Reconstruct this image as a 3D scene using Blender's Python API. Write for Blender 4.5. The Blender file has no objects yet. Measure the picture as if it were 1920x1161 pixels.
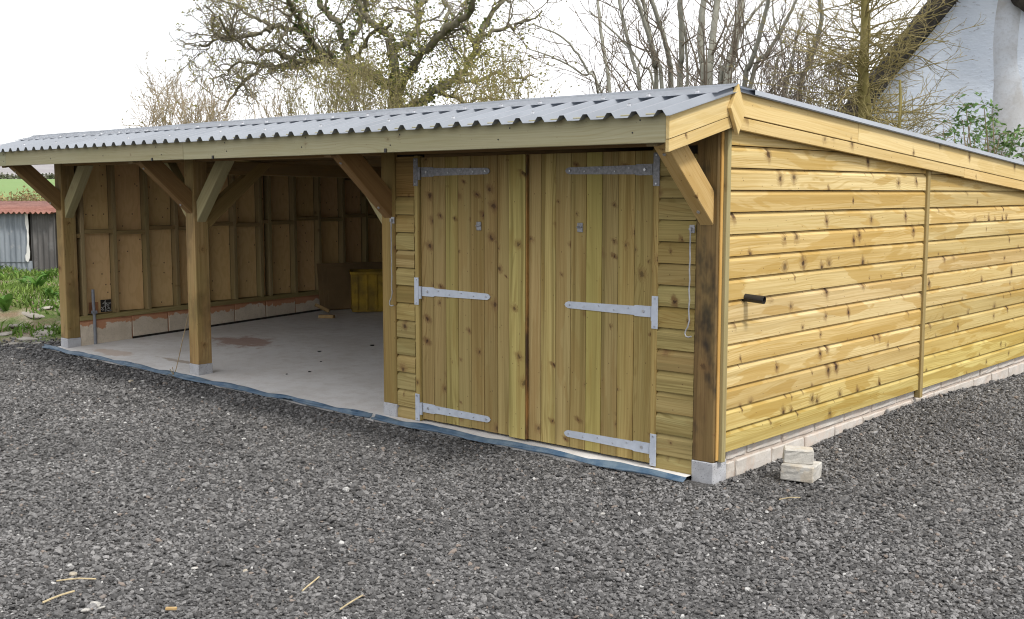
import bpy, bmesh, math, random
import numpy as np
from mathutils import Vector, Matrix

R = math.radians
SC = bpy.context.scene
COL = SC.collection

# ------------------------------------------------------------------ camera
CAM = Vector((3.449, -5.603, 1.70))
PITCH = R(-5.976)
HEAD = R(42.0)                       # heading, left of the +Y axis
cam = bpy.data.cameras.new('camera')
cam.sensor_width = 36.0
cam.lens = 36.0 * 2097.0 / 1920.0
cam.clip_start = 0.05
cam.clip_end = 4000
camo = bpy.data.objects.new('camera', cam)
COL.objects.link(camo)
camo.location = CAM
camo.rotation_euler = (R(90) + PITCH, 0, HEAD)
SC.camera = camo

# ------------------------------------------------------------------ sky and sun
SUN_EL, SUN_AZ = R(53), R(-2)        # azimuth: measured from +X towards +Y
SUN_STRENGTH, SUN_ANGLE = 2.3, R(9)
SKY_STRENGTH, CLOUD = 0.1, 10.6
world = bpy.data.worlds.new('World')
SC.world = world
world.use_nodes = True
wn = world.node_tree
for n in list(wn.nodes):
    wn.nodes.remove(n)
w_out = wn.nodes.new('ShaderNodeOutputWorld')
w_bg = wn.nodes.new('ShaderNodeBackground')
w_bg.inputs['Strength'].default_value = SKY_STRENGTH
w_sky = wn.nodes.new('ShaderNodeTexSky')
w_sky.sky_type = 'NISHITA'
w_sky.sun_disc = False
w_sky.sun_elevation = SUN_EL
w_sky.sun_rotation = R(90) - SUN_AZ
w_tc = wn.nodes.new('ShaderNodeTexCoord')
w_map = wn.nodes.new('ShaderNodeMapping')
w_map.inputs['Scale'].default_value = (1.6, 1.6, 4.0)
w_map.inputs['Location'].default_value = (3.3, 1.2, 0.4)
w_noise = wn.nodes.new('ShaderNodeTexNoise')
w_noise.inputs['Scale'].default_value = 1.5
w_noise.inputs['Detail'].default_value = 6
w_noise.inputs['Roughness'].default_value = 0.55
w_ramp = wn.nodes.new('ShaderNodeMapRange')
w_ramp.inputs['From Min'].default_value = 0.33
w_ramp.inputs['From Max'].default_value = 0.56
w_ramp.inputs['To Min'].default_value = 0.7
w_ramp.inputs['To Max'].default_value = 1.0
w_mix = wn.nodes.new('ShaderNodeMix')
w_mix.data_type = 'RGBA'
w_mix.inputs['B'].default_value = (CLOUD, CLOUD * 1.0, CLOUD * 1.02, 1)
wl = wn.links.new
wl(w_tc.outputs['Generated'], w_map.inputs['Vector'])
wl(w_map.outputs['Vector'], w_noise.inputs['Vector'])
wl(w_noise.outputs['Fac'], w_ramp.inputs['Value'])
wl(w_ramp.outputs['Result'], w_mix.inputs['Factor'])
wl(w_sky.outputs['Color'], w_mix.inputs['A'])
wl(w_mix.outputs['Result'], w_bg.inputs['Color'])
wl(w_bg.outputs['Background'], w_out.inputs['Surface'])

sl = bpy.data.lights.new('sun', 'SUN')
sl.energy = SUN_STRENGTH
sl.angle = SUN_ANGLE
sl.color = (1.0, 0.96, 0.90)
so = bpy.data.objects.new('sun', sl)
COL.objects.link(so)
sd = Vector((math.cos(SUN_EL) * math.cos(SUN_AZ), math.cos(SUN_EL) * math.sin(SUN_AZ), math.sin(SUN_EL)))
so.rotation_euler = sd.to_track_quat('Z', 'Y').to_euler()
so.location = (20, 5, 20)

SC.view_settings.view_transform = 'Standard'
SC.view_settings.look = 'None'
SC.view_settings.exposure = 0.5
SC.view_settings.gamma = 1.0
SC.view_settings.use_curve_mapping = False
SC.render.engine = 'CYCLES'
SC.cycles.max_bounces = 6
SC.cycles.diffuse_bounces = 4
SC.cycles.filter_width = 1.1

# ------------------------------------------------------------------ helpers
rng = random.Random(7)
NR = np.random.default_rng(11)
AX = Vector((-math.sin(HEAD), math.cos(HEAD), 0))     # horizontal view direction
RX = Vector((math.cos(HEAD), math.sin(HEAD), 0))


def at(px, py, d):
    """world point that stands d metres out and is seen at photo pixel (px, py)"""
    return CAM + AX * d + RX * ((px - 960) / 2097 * (d / math.cos(PITCH))) \
        + Vector((0, 0, 1)) * (math.tan(math.atan((580.5 - py) / 2097) + PITCH) * d)


def obj(name, me, parent=None, loc=None, color=None, kind=None):
    o = bpy.data.objects.new(name, me)
    COL.objects.link(o)
    if loc is not None:
        o.location = loc
    if parent is not None:
        o.parent = parent
    if color is not None:
        o.color = (*color, 1)
    if kind:
        o['kind'] = kind
    return o


def empty(name, loc=(0, 0, 0), rz=0.0):
    o = bpy.data.objects.new(name, None)
    COL.objects.link(o)
    o.location = loc
    o.rotation_euler = (0, 0, rz)
    o.empty_display_size = 0.2
    return o


def tag(o, label, cat, group=None):
    o['label'] = label
    o['category'] = cat
    if group:
        o['group'] = group
    return o


def mesh(name, v, f, mat=None, smooth=False):
    me = bpy.data.meshes.new(name)
    me.from_pydata([tuple(p) for p in v], [], [tuple(q) for q in f])
    if mat:
        me.materials.append(mat)
    if smooth:
        me.polygons.foreach_set('use_smooth', [True] * len(me.polygons))
    me.update()
    return me


def np_mesh(name, v, tris=None, quads=None, mat=None, smooth=False, mats=None, midx=None):
    me = bpy.data.meshes.new(name)
    v = np.asarray(v, dtype=np.float32)
    me.vertices.add(len(v))
    me.vertices.foreach_set('co', v.ravel())
    loops, starts, pos = [], [], 0
    for arr, k in ((tris, 3), (quads, 4)):
        if arr is not None and len(arr):
            arr = np.asarray(arr, dtype=np.int32)
            loops.append(arr.ravel())
            starts.append(pos + np.arange(len(arr), dtype=np.int32) * k)
            pos += arr.size
    loops = np.concatenate(loops)
    starts = np.concatenate(starts)
    me.loops.add(len(loops))
    me.loops.foreach_set('vertex_index', loops)
    me.polygons.add(len(starts))
    me.polygons.foreach_set('loop_start', starts)
    if smooth:
        me.polygons.foreach_set('use_smooth', np.ones(len(starts), dtype=bool))
    for m in ([mat] if mat else (mats or [])):
        me.materials.append(m)
    if midx is not None:
        me.polygons.foreach_set('material_index', np.asarray(midx, dtype=np.int32))
    me.update(calc_edges=True)
    me.validate()
    return me


def box_bm(bm, x0, x1, y0, y1, z0, z1, bevel=0.0, mi=0):
    vs = [bm.verts.new(p) for p in ((x0, y0, z0), (x1, y0, z0), (x1, y1, z0), (x0, y1, z0),
                                    (x0, y0, z1), (x1, y0, z1), (x1, y1, z1), (x0, y1, z1))]
    fs = [bm.faces.new([vs[i] for i in q]) for q in
          ((0, 3, 2, 1), (4, 5, 6, 7), (0, 1, 5, 4), (1, 2, 6, 5), (2, 3, 7, 6), (3, 0, 4, 7))]
    for f in fs:
        f.material_index = mi
    if bevel:
        es = list({e for f in fs for e in f.edges})
        bmesh.ops.bevel(bm, geom=es, offset=bevel, segments=1, affect='EDGES', profile=0.5)
    return vs


def cyl_bm(bm, p0, p1, r0, r1=None, n=8, mi=0):
    p0, p1 = Vector(p0), Vector(p1)
    r1 = r0 if r1 is None else r1
    d = (p1 - p0)
    L = d.length
    q = d.to_track_quat('Z', 'Y').to_matrix().to_4x4()
    res = bmesh.ops.create_cone(bm, cap_ends=True, segments=n, radius1=r0, radius2=r1, depth=L,
                                matrix=Matrix.Translation((p0 + p1) / 2) @ q)
    for v in res['verts']:
        for f in v.link_faces:
            f.material_index = mi


def bm_mesh(name, bm, *mats, smooth=False):
    bmesh.ops.recalc_face_normals(bm, faces=bm.faces)
    me = bpy.data.meshes.new(name)
    bm.to_mesh(me)
    bm.free()
    for m in mats:
        me.materials.append(m)
    if smooth:
        me.polygons.foreach_set('use_smooth', [True] * len(me.polygons))
    return me


def frame(o, origin, xdir, ydir):
    """local X = along the piece, Y = across its face, Z = out of its face"""
    x = Vector(xdir).normalized()
    y = Vector(ydir)
    y = (y - x * y.dot(x)).normalized()
    z = x.cross(y)
    m = Matrix((x, y, z)).transposed().to_4x4()
    m.translation = Vector(origin)
    o.matrix_basis = m
    return o


_cache = {}


def beam_mesh(L, w, t, mat, bevel=0.004):
    k = (round(L, 4), round(w, 4), round(t, 4), mat.name, bevel)
    if k not in _cache:
        bm = bmesh.new()
        box_bm(bm, 0, L, -w / 2, w / 2, -t / 2, t / 2, bevel)
        _cache[k] = bm_mesh('beam', bm, mat)
    return _cache[k]


def beam(name, p0, p1, w, t, ydir, mat, parent, color=None, bevel=0.004):
    p0, p1 = Vector(p0), Vector(p1)
    o = obj(name, beam_mesh((p1 - p0).length, w, t, mat, bevel), parent, color=color)
    return frame(o, p0, p1 - p0, ydir)


def brick_block(name, size, mat, parent, rough=0.004, bev=0.006, seed=0, cuts=3):
    """rough block with uneven faces, centred in x and y, base at z = 0"""
    rr = random.Random(seed)
    bm = bmesh.new()
    a, b, c = size
    box_bm(bm, -a / 2, a / 2, -b / 2, b / 2, 0, c)
    bmesh.ops.bevel(bm, geom=list(bm.edges), offset=bev, segments=1, affect='EDGES')
    if cuts:
        bmesh.ops.subdivide_edges(bm, edges=[e for e in bm.edges if e.calc_length() > 0.05], cuts=cuts, use_grid_fill=True)
    for v in bm.verts:
        v.co += Vector((rr.uniform(-1, 1), rr.uniform(-1, 1), rr.uniform(-1, 1))) * rough
    return obj(name, bm_mesh('block', bm, mat), parent)


# ------------------------------------------------------------------ materials
class NT:
    def __init__(s, name):
        s.m = bpy.data.materials.new(name)
        s.m.use_nodes = True
        s.t = s.m.node_tree
        s.b = s.t.nodes['Principled BSDF']
        s.out = s.t.nodes['Material Output']

    def n(s, typ, **kw):
        nd = s.t.nodes.new('ShaderNode' + typ)
        for k, v in kw.items():
            if hasattr(nd, k):
                setattr(nd, k, v)
        return nd

    def put(s, sock, val):
        if isinstance(val, bpy.types.NodeSocket):
            s.t.links.new(val, sock)
        elif val is not None:
            if sock.type == 'RGBA' and hasattr(val, '__len__') and len(val) == 3:
                val = (*val, 1)
            sock.default_value = val

    def math(s, op, a, b=None, c=None, clamp=False):
        nd = s.n('Math', operation=op, use_clamp=clamp)
        s.put(nd.inputs[0], a)
        if b is not None:
            s.put(nd.inputs[1], b)
        if c is not None:
            s.put(nd.inputs[2], c)
        return nd.outputs[0]

    def mix(s, fac, a, b, blend='MIX'):
        nd = s.n('Mix', data_type='RGBA', blend_type=blend)
        s.put(nd.inputs['Factor'], fac)
        s.put(nd.inputs['A'], a)
        s.put(nd.inputs['B'], b)
        return nd.outputs['Result']

    def rng(s, v, a, b, c=0.0, d=1.0, smooth=True):
        nd = s.n('MapRange', interpolation_type='SMOOTHSTEP' if smooth else 'LINEAR')
        s.put(nd.inputs['Value'], v)
        for k, x in (('From Min', a), ('From Max', b), ('To Min', c), ('To Max', d)):
            s.put(nd.inputs[k], x)
        return nd.outputs['Result']

    def vec(s, x, y, z=0.0):
        nd = s.n('CombineXYZ')
        s.put(nd.inputs[0], x)
        s.put(nd.inputs[1], y)
        s.put(nd.inputs[2], z)
        return nd.outputs[0]

    def noise(s, v, scale=1.0, detail=3.0, rough=0.55, dist=0.0, dim='3D'):
        nd = s.n('TexNoise', noise_dimensions=dim)
        s.put(nd.inputs['Vector'], v)
        s.put(nd.inputs['Scale'], scale)
        s.put(nd.inputs['Detail'], detail)
        s.put(nd.inputs['Roughness'], rough)
        s.put(nd.inputs['Distortion'], dist)
        return nd.outputs['Fac']

    def vor(s, v, scale=1.0, dim='2D', rand=1.0, feature='F1'):
        nd = s.n('TexVoronoi', voronoi_dimensions=dim, feature=feature)
        s.put(nd.inputs['Vector'], v)
        s.put(nd.inputs['Scale'], scale)
        s.put(nd.inputs['Randomness'], rand)
        return nd

    def obj_co(s):
        return s.n('TexCoord').outputs['Object']

    def pos(s):
        return s.n('NewGeometry').outputs['Position']

    def sep(s, v):
        nd = s.n('SeparateXYZ')
        s.put(nd.inputs[0], v)
        return nd.outputs

    def info(s):
        return s.n('ObjectInfo').outputs

    def bump(s, h, strength=0.3, dist=0.01):
        nd = s.n('Bump')
        s.put(nd.inputs['Height'], h)
        nd.inputs['Strength'].default_value = strength
        nd.inputs['Distance'].default_value = dist
        s.t.links.new(nd.outputs[0], s.b.inputs['Normal'])

    def done(s, col, rough=0.7, metal=0.0, spec=0.3):
        s.put(s.b.inputs['Base Color'], col)
        s.put(s.b.inputs['Roughness'], rough)
        s.put(s.b.inputs['Metallic'], metal)
        s.put(s.b.inputs['Specular IOR Level'], spec)
        return s.m


def wood(name, light, dark, knot=1.0, whorl=0.6, stain=0.5, stain_col=(0.36, 0.2, 0.05), green=0.0,
         vary=0.22, ringc=0.55, blotch=0.0, kscale=8.0, kdens=0.35, streak=0.3):
    m = NT(name)
    mul, add = (lambda a, b: m.math('MULTIPLY', a, b)), (lambda a, b: m.math('ADD', a, b))
    X, Y, Z = m.sep(m.obj_co())
    info = m.info()
    rnd = info['Random']
    L = m.math('MULTIPLY_ADD', rnd, 61.0, X)
    A = m.math('MULTIPLY_ADD', rnd, 23.7, add(Y, Z))
    # branch whorls: each a small dark knot with a ragged brown smear running across the board
    w1 = m.math('MULTIPLY_ADD', m.noise(m.vec(mul(L, 26), mul(A, 34)), 1, 4, 0.7), 0.36, -0.18)
    w2 = m.math('MULTIPLY_ADD', m.noise(m.vec(mul(L, 34), mul(A, 26), 9.9), 1, 3, 0.7), 0.2, -0.1)
    SL, SA, SK = kscale, 3.4, 2.2
    vx, vy = add(add(mul(L, SL), mul(A, SK)), w1), add(mul(A, SA), w2)
    kn = m.vor(m.vec(vx, vy), 1.0)
    kp = m.sep(kn.outputs['Position'])
    kc = m.sep(kn.outputs['Color'])
    keep = m.math('GREATER_THAN', kc[0], m.math('SUBTRACT', 1.0, mul(kdens, m.math('MULTIPLY_ADD', m.math('FRACT', mul(rnd, 57.3)), 0.9, 0.55))))
    dA = m.math('DIVIDE', m.math('SUBTRACT', vy, kp[1]), SA)
    dL = m.math('DIVIDE', m.math('SUBTRACT', m.math('SUBTRACT', vx, kp[0]), mul(dA, SK)), SL)
    kd = m.math('SQRT', add(mul(mul(dL, dL), 0.8), mul(dA, dA)))
    ksize = m.math('MULTIPLY_ADD', m.math('POWER', kc[1], 1.7), 0.017, 0.0065)
    core = mul(mul(m.rng(kd, ksize, mul(ksize, 0.35)), keep), mul(knot, m.math('MULTIPLY_ADD', kc[2], 0.4, 0.6)))
    halo = mul(mul(m.rng(kd, mul(ksize, 2.8), mul(ksize, 0.7)), keep), knot)
    sw = m.math('MULTIPLY_ADD', kc[1], 0.20, 0.09)
    smear = mul(mul(m.rng(kn.outputs['Distance'], sw, mul(sw, 0.15)), keep), m.rng(kc[2], 0.0, 0.9))
    # pin knots
    pv = m.vor(m.vec(mul(L, 9.0), mul(A, 13.0), 0.0), 1.0)
    pin = mul(m.rng(pv.outputs['Distance'], 0.055, 0.03), m.math('GREATER_THAN', m.sep(pv.outputs['Color'])[0], 0.72))
    # grain bent round the knots
    warp = mul(halo, 0.014)
    slow = m.noise(m.vec(mul(L, 0.5), mul(A, 3.0)), 1.0, 2)
    Aw = add(A, add(warp, mul(slow, 0.06)))
    fine = m.noise(m.vec(mul(L, 1.3), mul(Aw, 110)), 1.0, 4, 0.65)
    strk = m.noise(m.vec(mul(L, 0.45), mul(Aw, 24), 4.4), 1.0, 3, 0.6)
    ringv = m.math('SINE', mul(add(mul(slow, 0.34), add(A, mul(warp, 1.6))), 330))
    rings = m.rng(ringv, 0.35, 1.0)
    rmask = m.rng(m.noise(m.vec(mul(L, 0.8), mul(A, 6), 3.3), 1.0, 2), 0.44, 0.60)
    g = m.math('ADD', mul(m.rng(fine, 0.36, 0.68), 0.55), mul(mul(rings, rmask), ringc), clamp=True)
    col = m.mix(g, light, dark)
    col = m.mix(mul(m.rng(strk, 0.48, 0.68), streak), col, tuple(c * 0.7 for c in dark))
    col = m.mix(mul(m.rng(strk, 0.46, 0.30), streak * 0.5), col, tuple(min(0.85, c * 1.22) for c in light))
    # whole-board tone
    wn = m.n('TexWhiteNoise', noise_dimensions='1D')
    m.put(wn.inputs['W'], mul(rnd, 991.0))
    wc = m.sep(wn.outputs['Color'])
    col = m.mix(mul(wc[0], vary * 1.6), col, stain_col)
    col = m.mix(mul(wc[1], vary * 0.8), col, (0.30, 0.285, 0.12))
    # soaked-in water stains with hard irregular edges
    if stain:
        sn = m.noise(m.vec(mul(L, 1.1), mul(A, 7.5), 7.7), 1.0, 4, 0.5, 0.6)
        col = m.mix(mul(m.rng(sn, 0.53, 0.56), stain * 0.6), col, stain_col)
        s2 = m.noise(m.vec(mul(L, 0.7), mul(A, 3.5), 1.7), 1.0, 4, 0.6)
        col = m.mix(mul(m.rng(s2, 0.45, 0.7), stain * 0.35), col, stain_col)
    if blotch:
        bn = m.noise(m.vec(mul(L, 2.2), mul(A, 4.0), 2.2), 1.0, 4, 0.6)
        col = m.mix(mul(m.rng(bn, 0.46, 0.64), blotch), col, (0.03, 0.023, 0.018))
    if green:
        gn = m.noise(m.vec(mul(L, 1.1), mul(A, 5.0), 5.1), 1.0, 3)
        col = m.mix(mul(m.rng(gn, 0.35, 0.7), green), col, (0.22, 0.225, 0.075))
    if whorl:
        col = m.mix(mul(smear, whorl), col, (0.15, 0.082, 0.032))
    col = m.mix(mul(pin, 0.7 * knot), col, (0.10, 0.055, 0.025))
    col = m.mix(mul(halo, 0.5), col, (0.20, 0.115, 0.045))
    col = m.mix(mul(core, 0.95), col, (0.045, 0.024, 0.013))
    col = m.mix(1.0, col, info['Color'], 'MULTIPLY')
    m.bump(m.math('SUBTRACT', add(fine, mul(rings, 0.2)), mul(core, 0.6)), 0.3, 0.0025)
    return m.done(col, 0.75, 0, 0.2)


M = {}
M['side_wood'] = wood('side_cladding_pine', (0.78, 0.62, 0.325), (0.49, 0.315, 0.095), knot=1.0, whorl=0.75,
                      stain=1.0, stain_col=(0.42, 0.265, 0.065), vary=0.36, kscale=8.5, kdens=0.55, streak=0.5)
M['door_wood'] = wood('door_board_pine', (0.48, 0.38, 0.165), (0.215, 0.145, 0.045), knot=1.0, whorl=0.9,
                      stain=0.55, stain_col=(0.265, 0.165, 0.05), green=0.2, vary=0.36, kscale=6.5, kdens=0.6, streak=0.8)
M['trim_wood'] = wood('trim_board_pine', (0.73, 0.58, 0.315), (0.56, 0.385, 0.155), knot=0.8, whorl=0.6,
                      stain=0.45, stain_col=(0.51, 0.345, 0.105), vary=0.12, ringc=0.3, kdens=0.35)
M['fascia_wood'] = wood('fascia_board_pine', (0.40, 0.375, 0.255), (0.32, 0.285, 0.165), knot=0.4, whorl=0.0,
                        stain=0.25, stain_col=(0.34, 0.28, 0.15), green=0.15, vary=0.08, ringc=0.4, kdens=0.2)
M['post_wood'] = wood('post_weathered', (0.37, 0.275, 0.14), (0.215, 0.14, 0.06), knot=0.7, whorl=0.3,
                      stain=0.5, stain_col=(0.25, 0.155, 0.06), green=0.3, vary=0.12, blotch=0.4, kdens=0.25, streak=0.5)
M['brown_wood'] = wood('corner_post_brown', (0.225, 0.145, 0.06), (0.115, 0.066, 0.025), knot=0.7, whorl=0.4,
                       stain=0.6, stain_col=(0.13, 0.075, 0.03), green=0.1, vary=0.1, blotch=0.95, kdens=0.25, streak=0.6)
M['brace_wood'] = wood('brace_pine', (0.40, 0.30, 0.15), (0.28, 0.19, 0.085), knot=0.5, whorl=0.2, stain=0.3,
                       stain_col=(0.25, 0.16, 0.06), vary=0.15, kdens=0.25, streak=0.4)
M['stud_wood'] = wood('stud_pine', (0.36, 0.27, 0.145), (0.25, 0.17, 0.08), knot=0.5, whorl=0.2, stain=0.3,
                      stain_col=(0.22, 0.15, 0.06), green=0.25, vary=0.15, kdens=0.3)
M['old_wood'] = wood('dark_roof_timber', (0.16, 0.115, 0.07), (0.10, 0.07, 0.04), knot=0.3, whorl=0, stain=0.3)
M['batten_wood'] = wood('batten_treated', (0.40, 0.33, 0.19), (0.29, 0.22, 0.10), knot=0.5, whorl=0.2, stain=0.3,
                        stain_col=(0.27, 0.17, 0.06), green=0.08, vary=0.1, kdens=0.25)


def mk_ply():
    m = NT('plywood_sheet')
    X, Y, Z = m.sep(m.obj_co())
    rnd = m.info()['Random']
    L = m.math('MULTIPLY_ADD', rnd, 31.0, X)
    A = m.math('MULTIPLY_ADD', rnd, 17.0, Y)
    n1 = m.noise(m.vec(m.math('MULTIPLY', L, 1.3), m.math('MULTIPLY', A, 3.2)), 1, 3)
    bands = m.rng(m.math('SINE', m.math('MULTIPLY', n1, 70)), -0.2, 1.0)
    fine = m.noise(m.vec(m.math('MULTIPLY', L, 4), m.math('MULTIPLY', A, 90)), 1, 3)
    col = m.mix(m.math('MULTIPLY', bands, 0.35), (0.76, 0.55, 0.275), (0.60, 0.40, 0.17))
    col = m.mix(m.math('MULTIPLY', fine, 0.4), col, (0.46, 0.29, 0.125))
    kn = m.vor(m.vec(m.math('MULTIPLY', L, 9), m.math('MULTIPLY', A, 9)), 1.0)
    keep = m.math('GREATER_THAN', m.sep(kn.outputs['Color'])[0], 0.7)
    core = m.math('MULTIPLY', m.rng(kn.outputs['Distance'], 0.10, 0.04), keep)
    col = m.mix(m.math('MULTIPLY', core, 0.85), col, (0.07, 0.035, 0.02))
    col = m.mix(1.0, col, m.info()['Color'], 'MULTIPLY')
    return m.done(col, 0.75)


M['ply'] = mk_ply()


def mk_metal(name, base, rough=0.42, metal=0.65, mott=0.12, scale=9.0, streak=0.0):
    m = NT(name)
    p = m.obj_co()
    n1 = m.noise(p, scale, 4, 0.6)
    n2 = m.noise(p, scale * 9, 2, 0.6)
    v = m.math('ADD', m.rng(n1, 0.3, 0.7, 1 - mott, 1 + mott * 0.5), m.math('MULTIPLY_ADD', n2, 0.1, -0.05))
    col = m.mix(1.0, base, m.vec(v, v, v), 'MULTIPLY')
    col = m.mix(1.0, col, m.info()['Color'], 'MULTIPLY')
    return m.done(col, m.rng(n1, 0.3, 0.7, rough - 0.07, rough + 0.1), metal, 0.4)


M['roof_metal'] = mk_metal('galvanised_roof', (0.235, 0.255, 0.285), 0.5, 0.2, 0.08, 3.0)
M['cap_metal'] = mk_metal('galvanised_ridge_cap', (0.42, 0.45, 0.495), 0.5, 0.1, 0.08, 3.0)
M['hinge_metal'] = mk_metal('galvanised_hinge', (0.50, 0.545, 0.62), 0.45, 0.25, 0.07, 25.0)
M['dull_metal'] = mk_metal('dull_galvanised_hinge', (0.27, 0.275, 0.29), 0.5, 0.4, 0.35, 45.0)
M['hook_metal'] = mk_metal('hook_metal', (0.34, 0.345, 0.36), 0.5, 0.3, 0.2, 40.0)
M['bolt_metal'] = mk_metal('bolt_steel', (0.55, 0.56, 0.58), 0.35, 0.9, 0.1, 20.0)
M['dark_metal'] = mk_metal('black_pipe_plastic', (0.022, 0.02, 0.018), 0.45, 0.0, 0.3, 30.0)
M['grey_plastic'] = mk_metal('grey_conduit', (0.20, 0.21, 0.23), 0.5, 0.0, 0.1, 20.0)
M['yellow_plastic'] = mk_metal('yellow_crate_plastic', (0.34, 0.22, 0.02), 0.65, 0.0, 0.5, 5.0)
M['cut_wood'] = mk_metal('sawn_offcut', (0.40, 0.27, 0.12), 0.8, 0.0, 0.2, 20.0)
M['straw'] = mk_metal('dry_straw', (0.44, 0.36, 0.215), 0.8, 0.0, 0.3, 30.0)
M['chip_stone'] = mk_metal('pale_stone', (0.42, 0.415, 0.395), 0.85, 0.0, 0.35, 40.0)


def mk_concrete(name, base, dark, pink=None, pinkamt=0.0, scale=6.0, bump=0.35, speck=0.0, pz=None):
    m = NT(name)
    p = m.obj_co()
    rnd = m.info()['Random']
    off = m.math('MULTIPLY', rnd, 37.0)
    q = m.n('VectorMath', operation='ADD')
    m.put(q.inputs[0], p)
    m.put(q.inputs[1], m.vec(off, off, off))
    q = q.outputs[0]
    n1 = m.noise(q, scale, 5, 0.6)
    n2 = m.noise(q, scale * 14, 3, 0.6)
    col = m.mix(m.rng(n1, 0.3, 0.72), base, dark)
    col = m.mix(m.math('MULTIPLY', m.rng(n2, 0.45, 0.75), 0.3), col, tuple(c * 0.6 for c in dark))
    if speck:
        v = m.vor(q, 90, '3D')
        sp = m.math('MULTIPLY', m.rng(v.outputs['Distance'], 0.28, 0.16), m.math('GREATER_THAN', m.sep(v.outputs['Color'])[0], 0.62))
        col = m.mix(m.math('MULTIPLY', sp, speck), col, (0.06, 0.06, 0.075))
    if pink:
        n3 = m.noise(q, scale * 0.9, 4, 0.65, 0.4)
        if pz is not None:
            z = m.sep(m.pos())[2]
            yy = m.sep(m.pos())[1]
            zz = m.math('SUBTRACT', z, m.math('MULTIPLY', yy, 0.022))
            h = m.math('ADD', zz, m.math('MULTIPLY_ADD', n3, 0.30, -0.15))
            f = m.rng(h, pz - 0.006, pz + 0.006)
        else:
            f = m.rng(n3, 0.5, 0.58)
        col = m.mix(m.math('MULTIPLY', f, pinkamt), col, pink)
    m.bump(m.math('ADD', n1, m.math('MULTIPLY', n2, 0.6)), bump, 0.008)
    return m.done(col, 0.88, 0, 0.2)


M['plinth'] = mk_concrete('blockwork_outside', (0.56, 0.53, 0.49), (0.47, 0.425, 0.37), (0.53, 0.43, 0.36), 0.45, 7.0)
M['mortar'] = mk_concrete('pink_mortar', (0.53, 0.455, 0.39), (0.44, 0.365, 0.305), None, 0, 9.0, 0.6)
M['in_block'] = mk_concrete('blockwork_inside', (0.64, 0.56, 0.45), (0.50, 0.43, 0.335), (0.44, 0.20, 0.10), 0.9, 4.2, 0.3, pz=0.262)
M['in_mortar'] = mk_concrete('red_mortar_inside', (0.40, 0.19, 0.095), (0.30, 0.15, 0.08), None, 0, 9.0, 0.6)
M['pad'] = mk_concrete('post_pad_concrete', (0.47, 0.48, 0.50), (0.36, 0.36, 0.37), None, 0, 8.0, 0.4, speck=0.7)
M['loose_block'] = mk_concrete('loose_concrete_brick', (0.53, 0.51, 0.465), (0.40, 0.38, 0.34), (0.45, 0.38, 0.28), 0.5, 9.0, 0.6)


def mk_slab():
    m = NT('concrete_floor')
    p = m.pos()
    X, Y, Z = m.sep(p)
    n1 = m.noise(p, 0.9, 5, 0.6)
    n2 = m.noise(p, 9.0, 4, 0.6)
    n3 = m.noise(p, 90.0, 2, 0.6)
    col = m.mix(m.rng(n1, 0.35, 0.7), (0.70, 0.69, 0.675), (0.60, 0.58, 0.555))
    col = m.mix(m.math('MULTIPLY', m.rng(n2, 0.4, 0.75), 0.35), col, (0.44, 0.39, 0.34))
    col = m.mix(m.math('MULTIPLY', m.rng(n3, 0.5, 0.8), 0.3), col, (0.25, 0.22, 0.2))

    def blot(cx, cy, rx, ry, c, amt, col):
        dx = m.math('DIVIDE', m.math('SUBTRACT', X, cx), rx)
        dy = m.math('DIVIDE', m.math('SUBTRACT', Y, cy), ry)
        d = m.math('SQRT', m.math('ADD', m.math('MULTIPLY', dx, dx), m.math('MULTIPLY', dy, dy)))
        d = m.math('ADD', d, m.math('MULTIPLY_ADD', m.noise(p, 5.5, 5, 0.7), 2.4, -1.2))
        return m.mix(m.math('MULTIPLY', m.rng(d, 0.95, 0.55), amt), col, c)
    col = blot(-6.75, 1.35, 0.55, 0.3, (0.30, 0.14, 0.085), 0.65, col)
    col = blot(-6.2, 0.3, 0.5, 0.06, (0.27, 0.19, 0.11), 0.6, col)
    col = blot(-7.3, 0.15, 0.5, 0.12, (0.44, 0.30, 0.2), 0.5, col)
    col = blot(-4.0, 1.2, 0.25, 0.1, (0.28, 0.24, 0.2), 0.5, col)
    m.bump(m.math('ADD', n2, m.math('MULTIPLY', n3, 0.3)), 0.25, 0.006)
    return m.done(col, 0.8, 0, 0.25)


M['slab'] = mk_slab()


def mk_ground():
    m = NT('gravel_and_soil')
    p = m.pos()
    X, Y, Z = m.sep(p)
    v = m.vor(p, 55, '3D')
    vc = m.sep(v.outputs['Color'])
    g = m.mix(vc[0], (0.06, 0.058, 0.058), (0.17, 0.167, 0.165))
    g = m.mix(m.rng(m.noise(p, 0.7, 4), 0.4, 0.7), g, (0.07, 0.066, 0.062))
    # soil and turf to the left of and behind the shed
    edge = m.math('ADD', m.math('ADD', X, m.math('MULTIPLY', Y, 0.75)), m.math('MULTIPLY_ADD', m.noise(p, 1.6, 4), 1.6, -0.8))
    soil = m.mix(m.rng(m.noise(p, 3.0, 5, 0.6), 0.35, 0.65), (0.22, 0.16, 0.10), (0.36, 0.31, 0.24))
    turf = m.mix(m.rng(m.noise(p, 2.0, 5, 0.6), 0.4, 0.62), soil, (0.10, 0.15, 0.03))
    left = m.math('LESS_THAN', X, -8.0)
    t = m.math('MULTIPLY', m.rng(m.math('ADD', X, m.math('ADD', m.math('MULTIPLY', Y, -0.75), m.math('MULTIPLY_ADD', m.noise(p, 1.6, 4), 1.2, -0.6))), -8.7, -9.2), left)
    back = m.rng(Y, 8.0, 8.6)
    f = m.math('MAXIMUM', t, back)
    col = m.mix(f, g, turf)
    m.bump(m.math('MULTIPLY', v.outputs['Distance'], -1.0), 0.9, 0.02)
    return m.done(col, 0.85, 0, 0.3)


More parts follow.
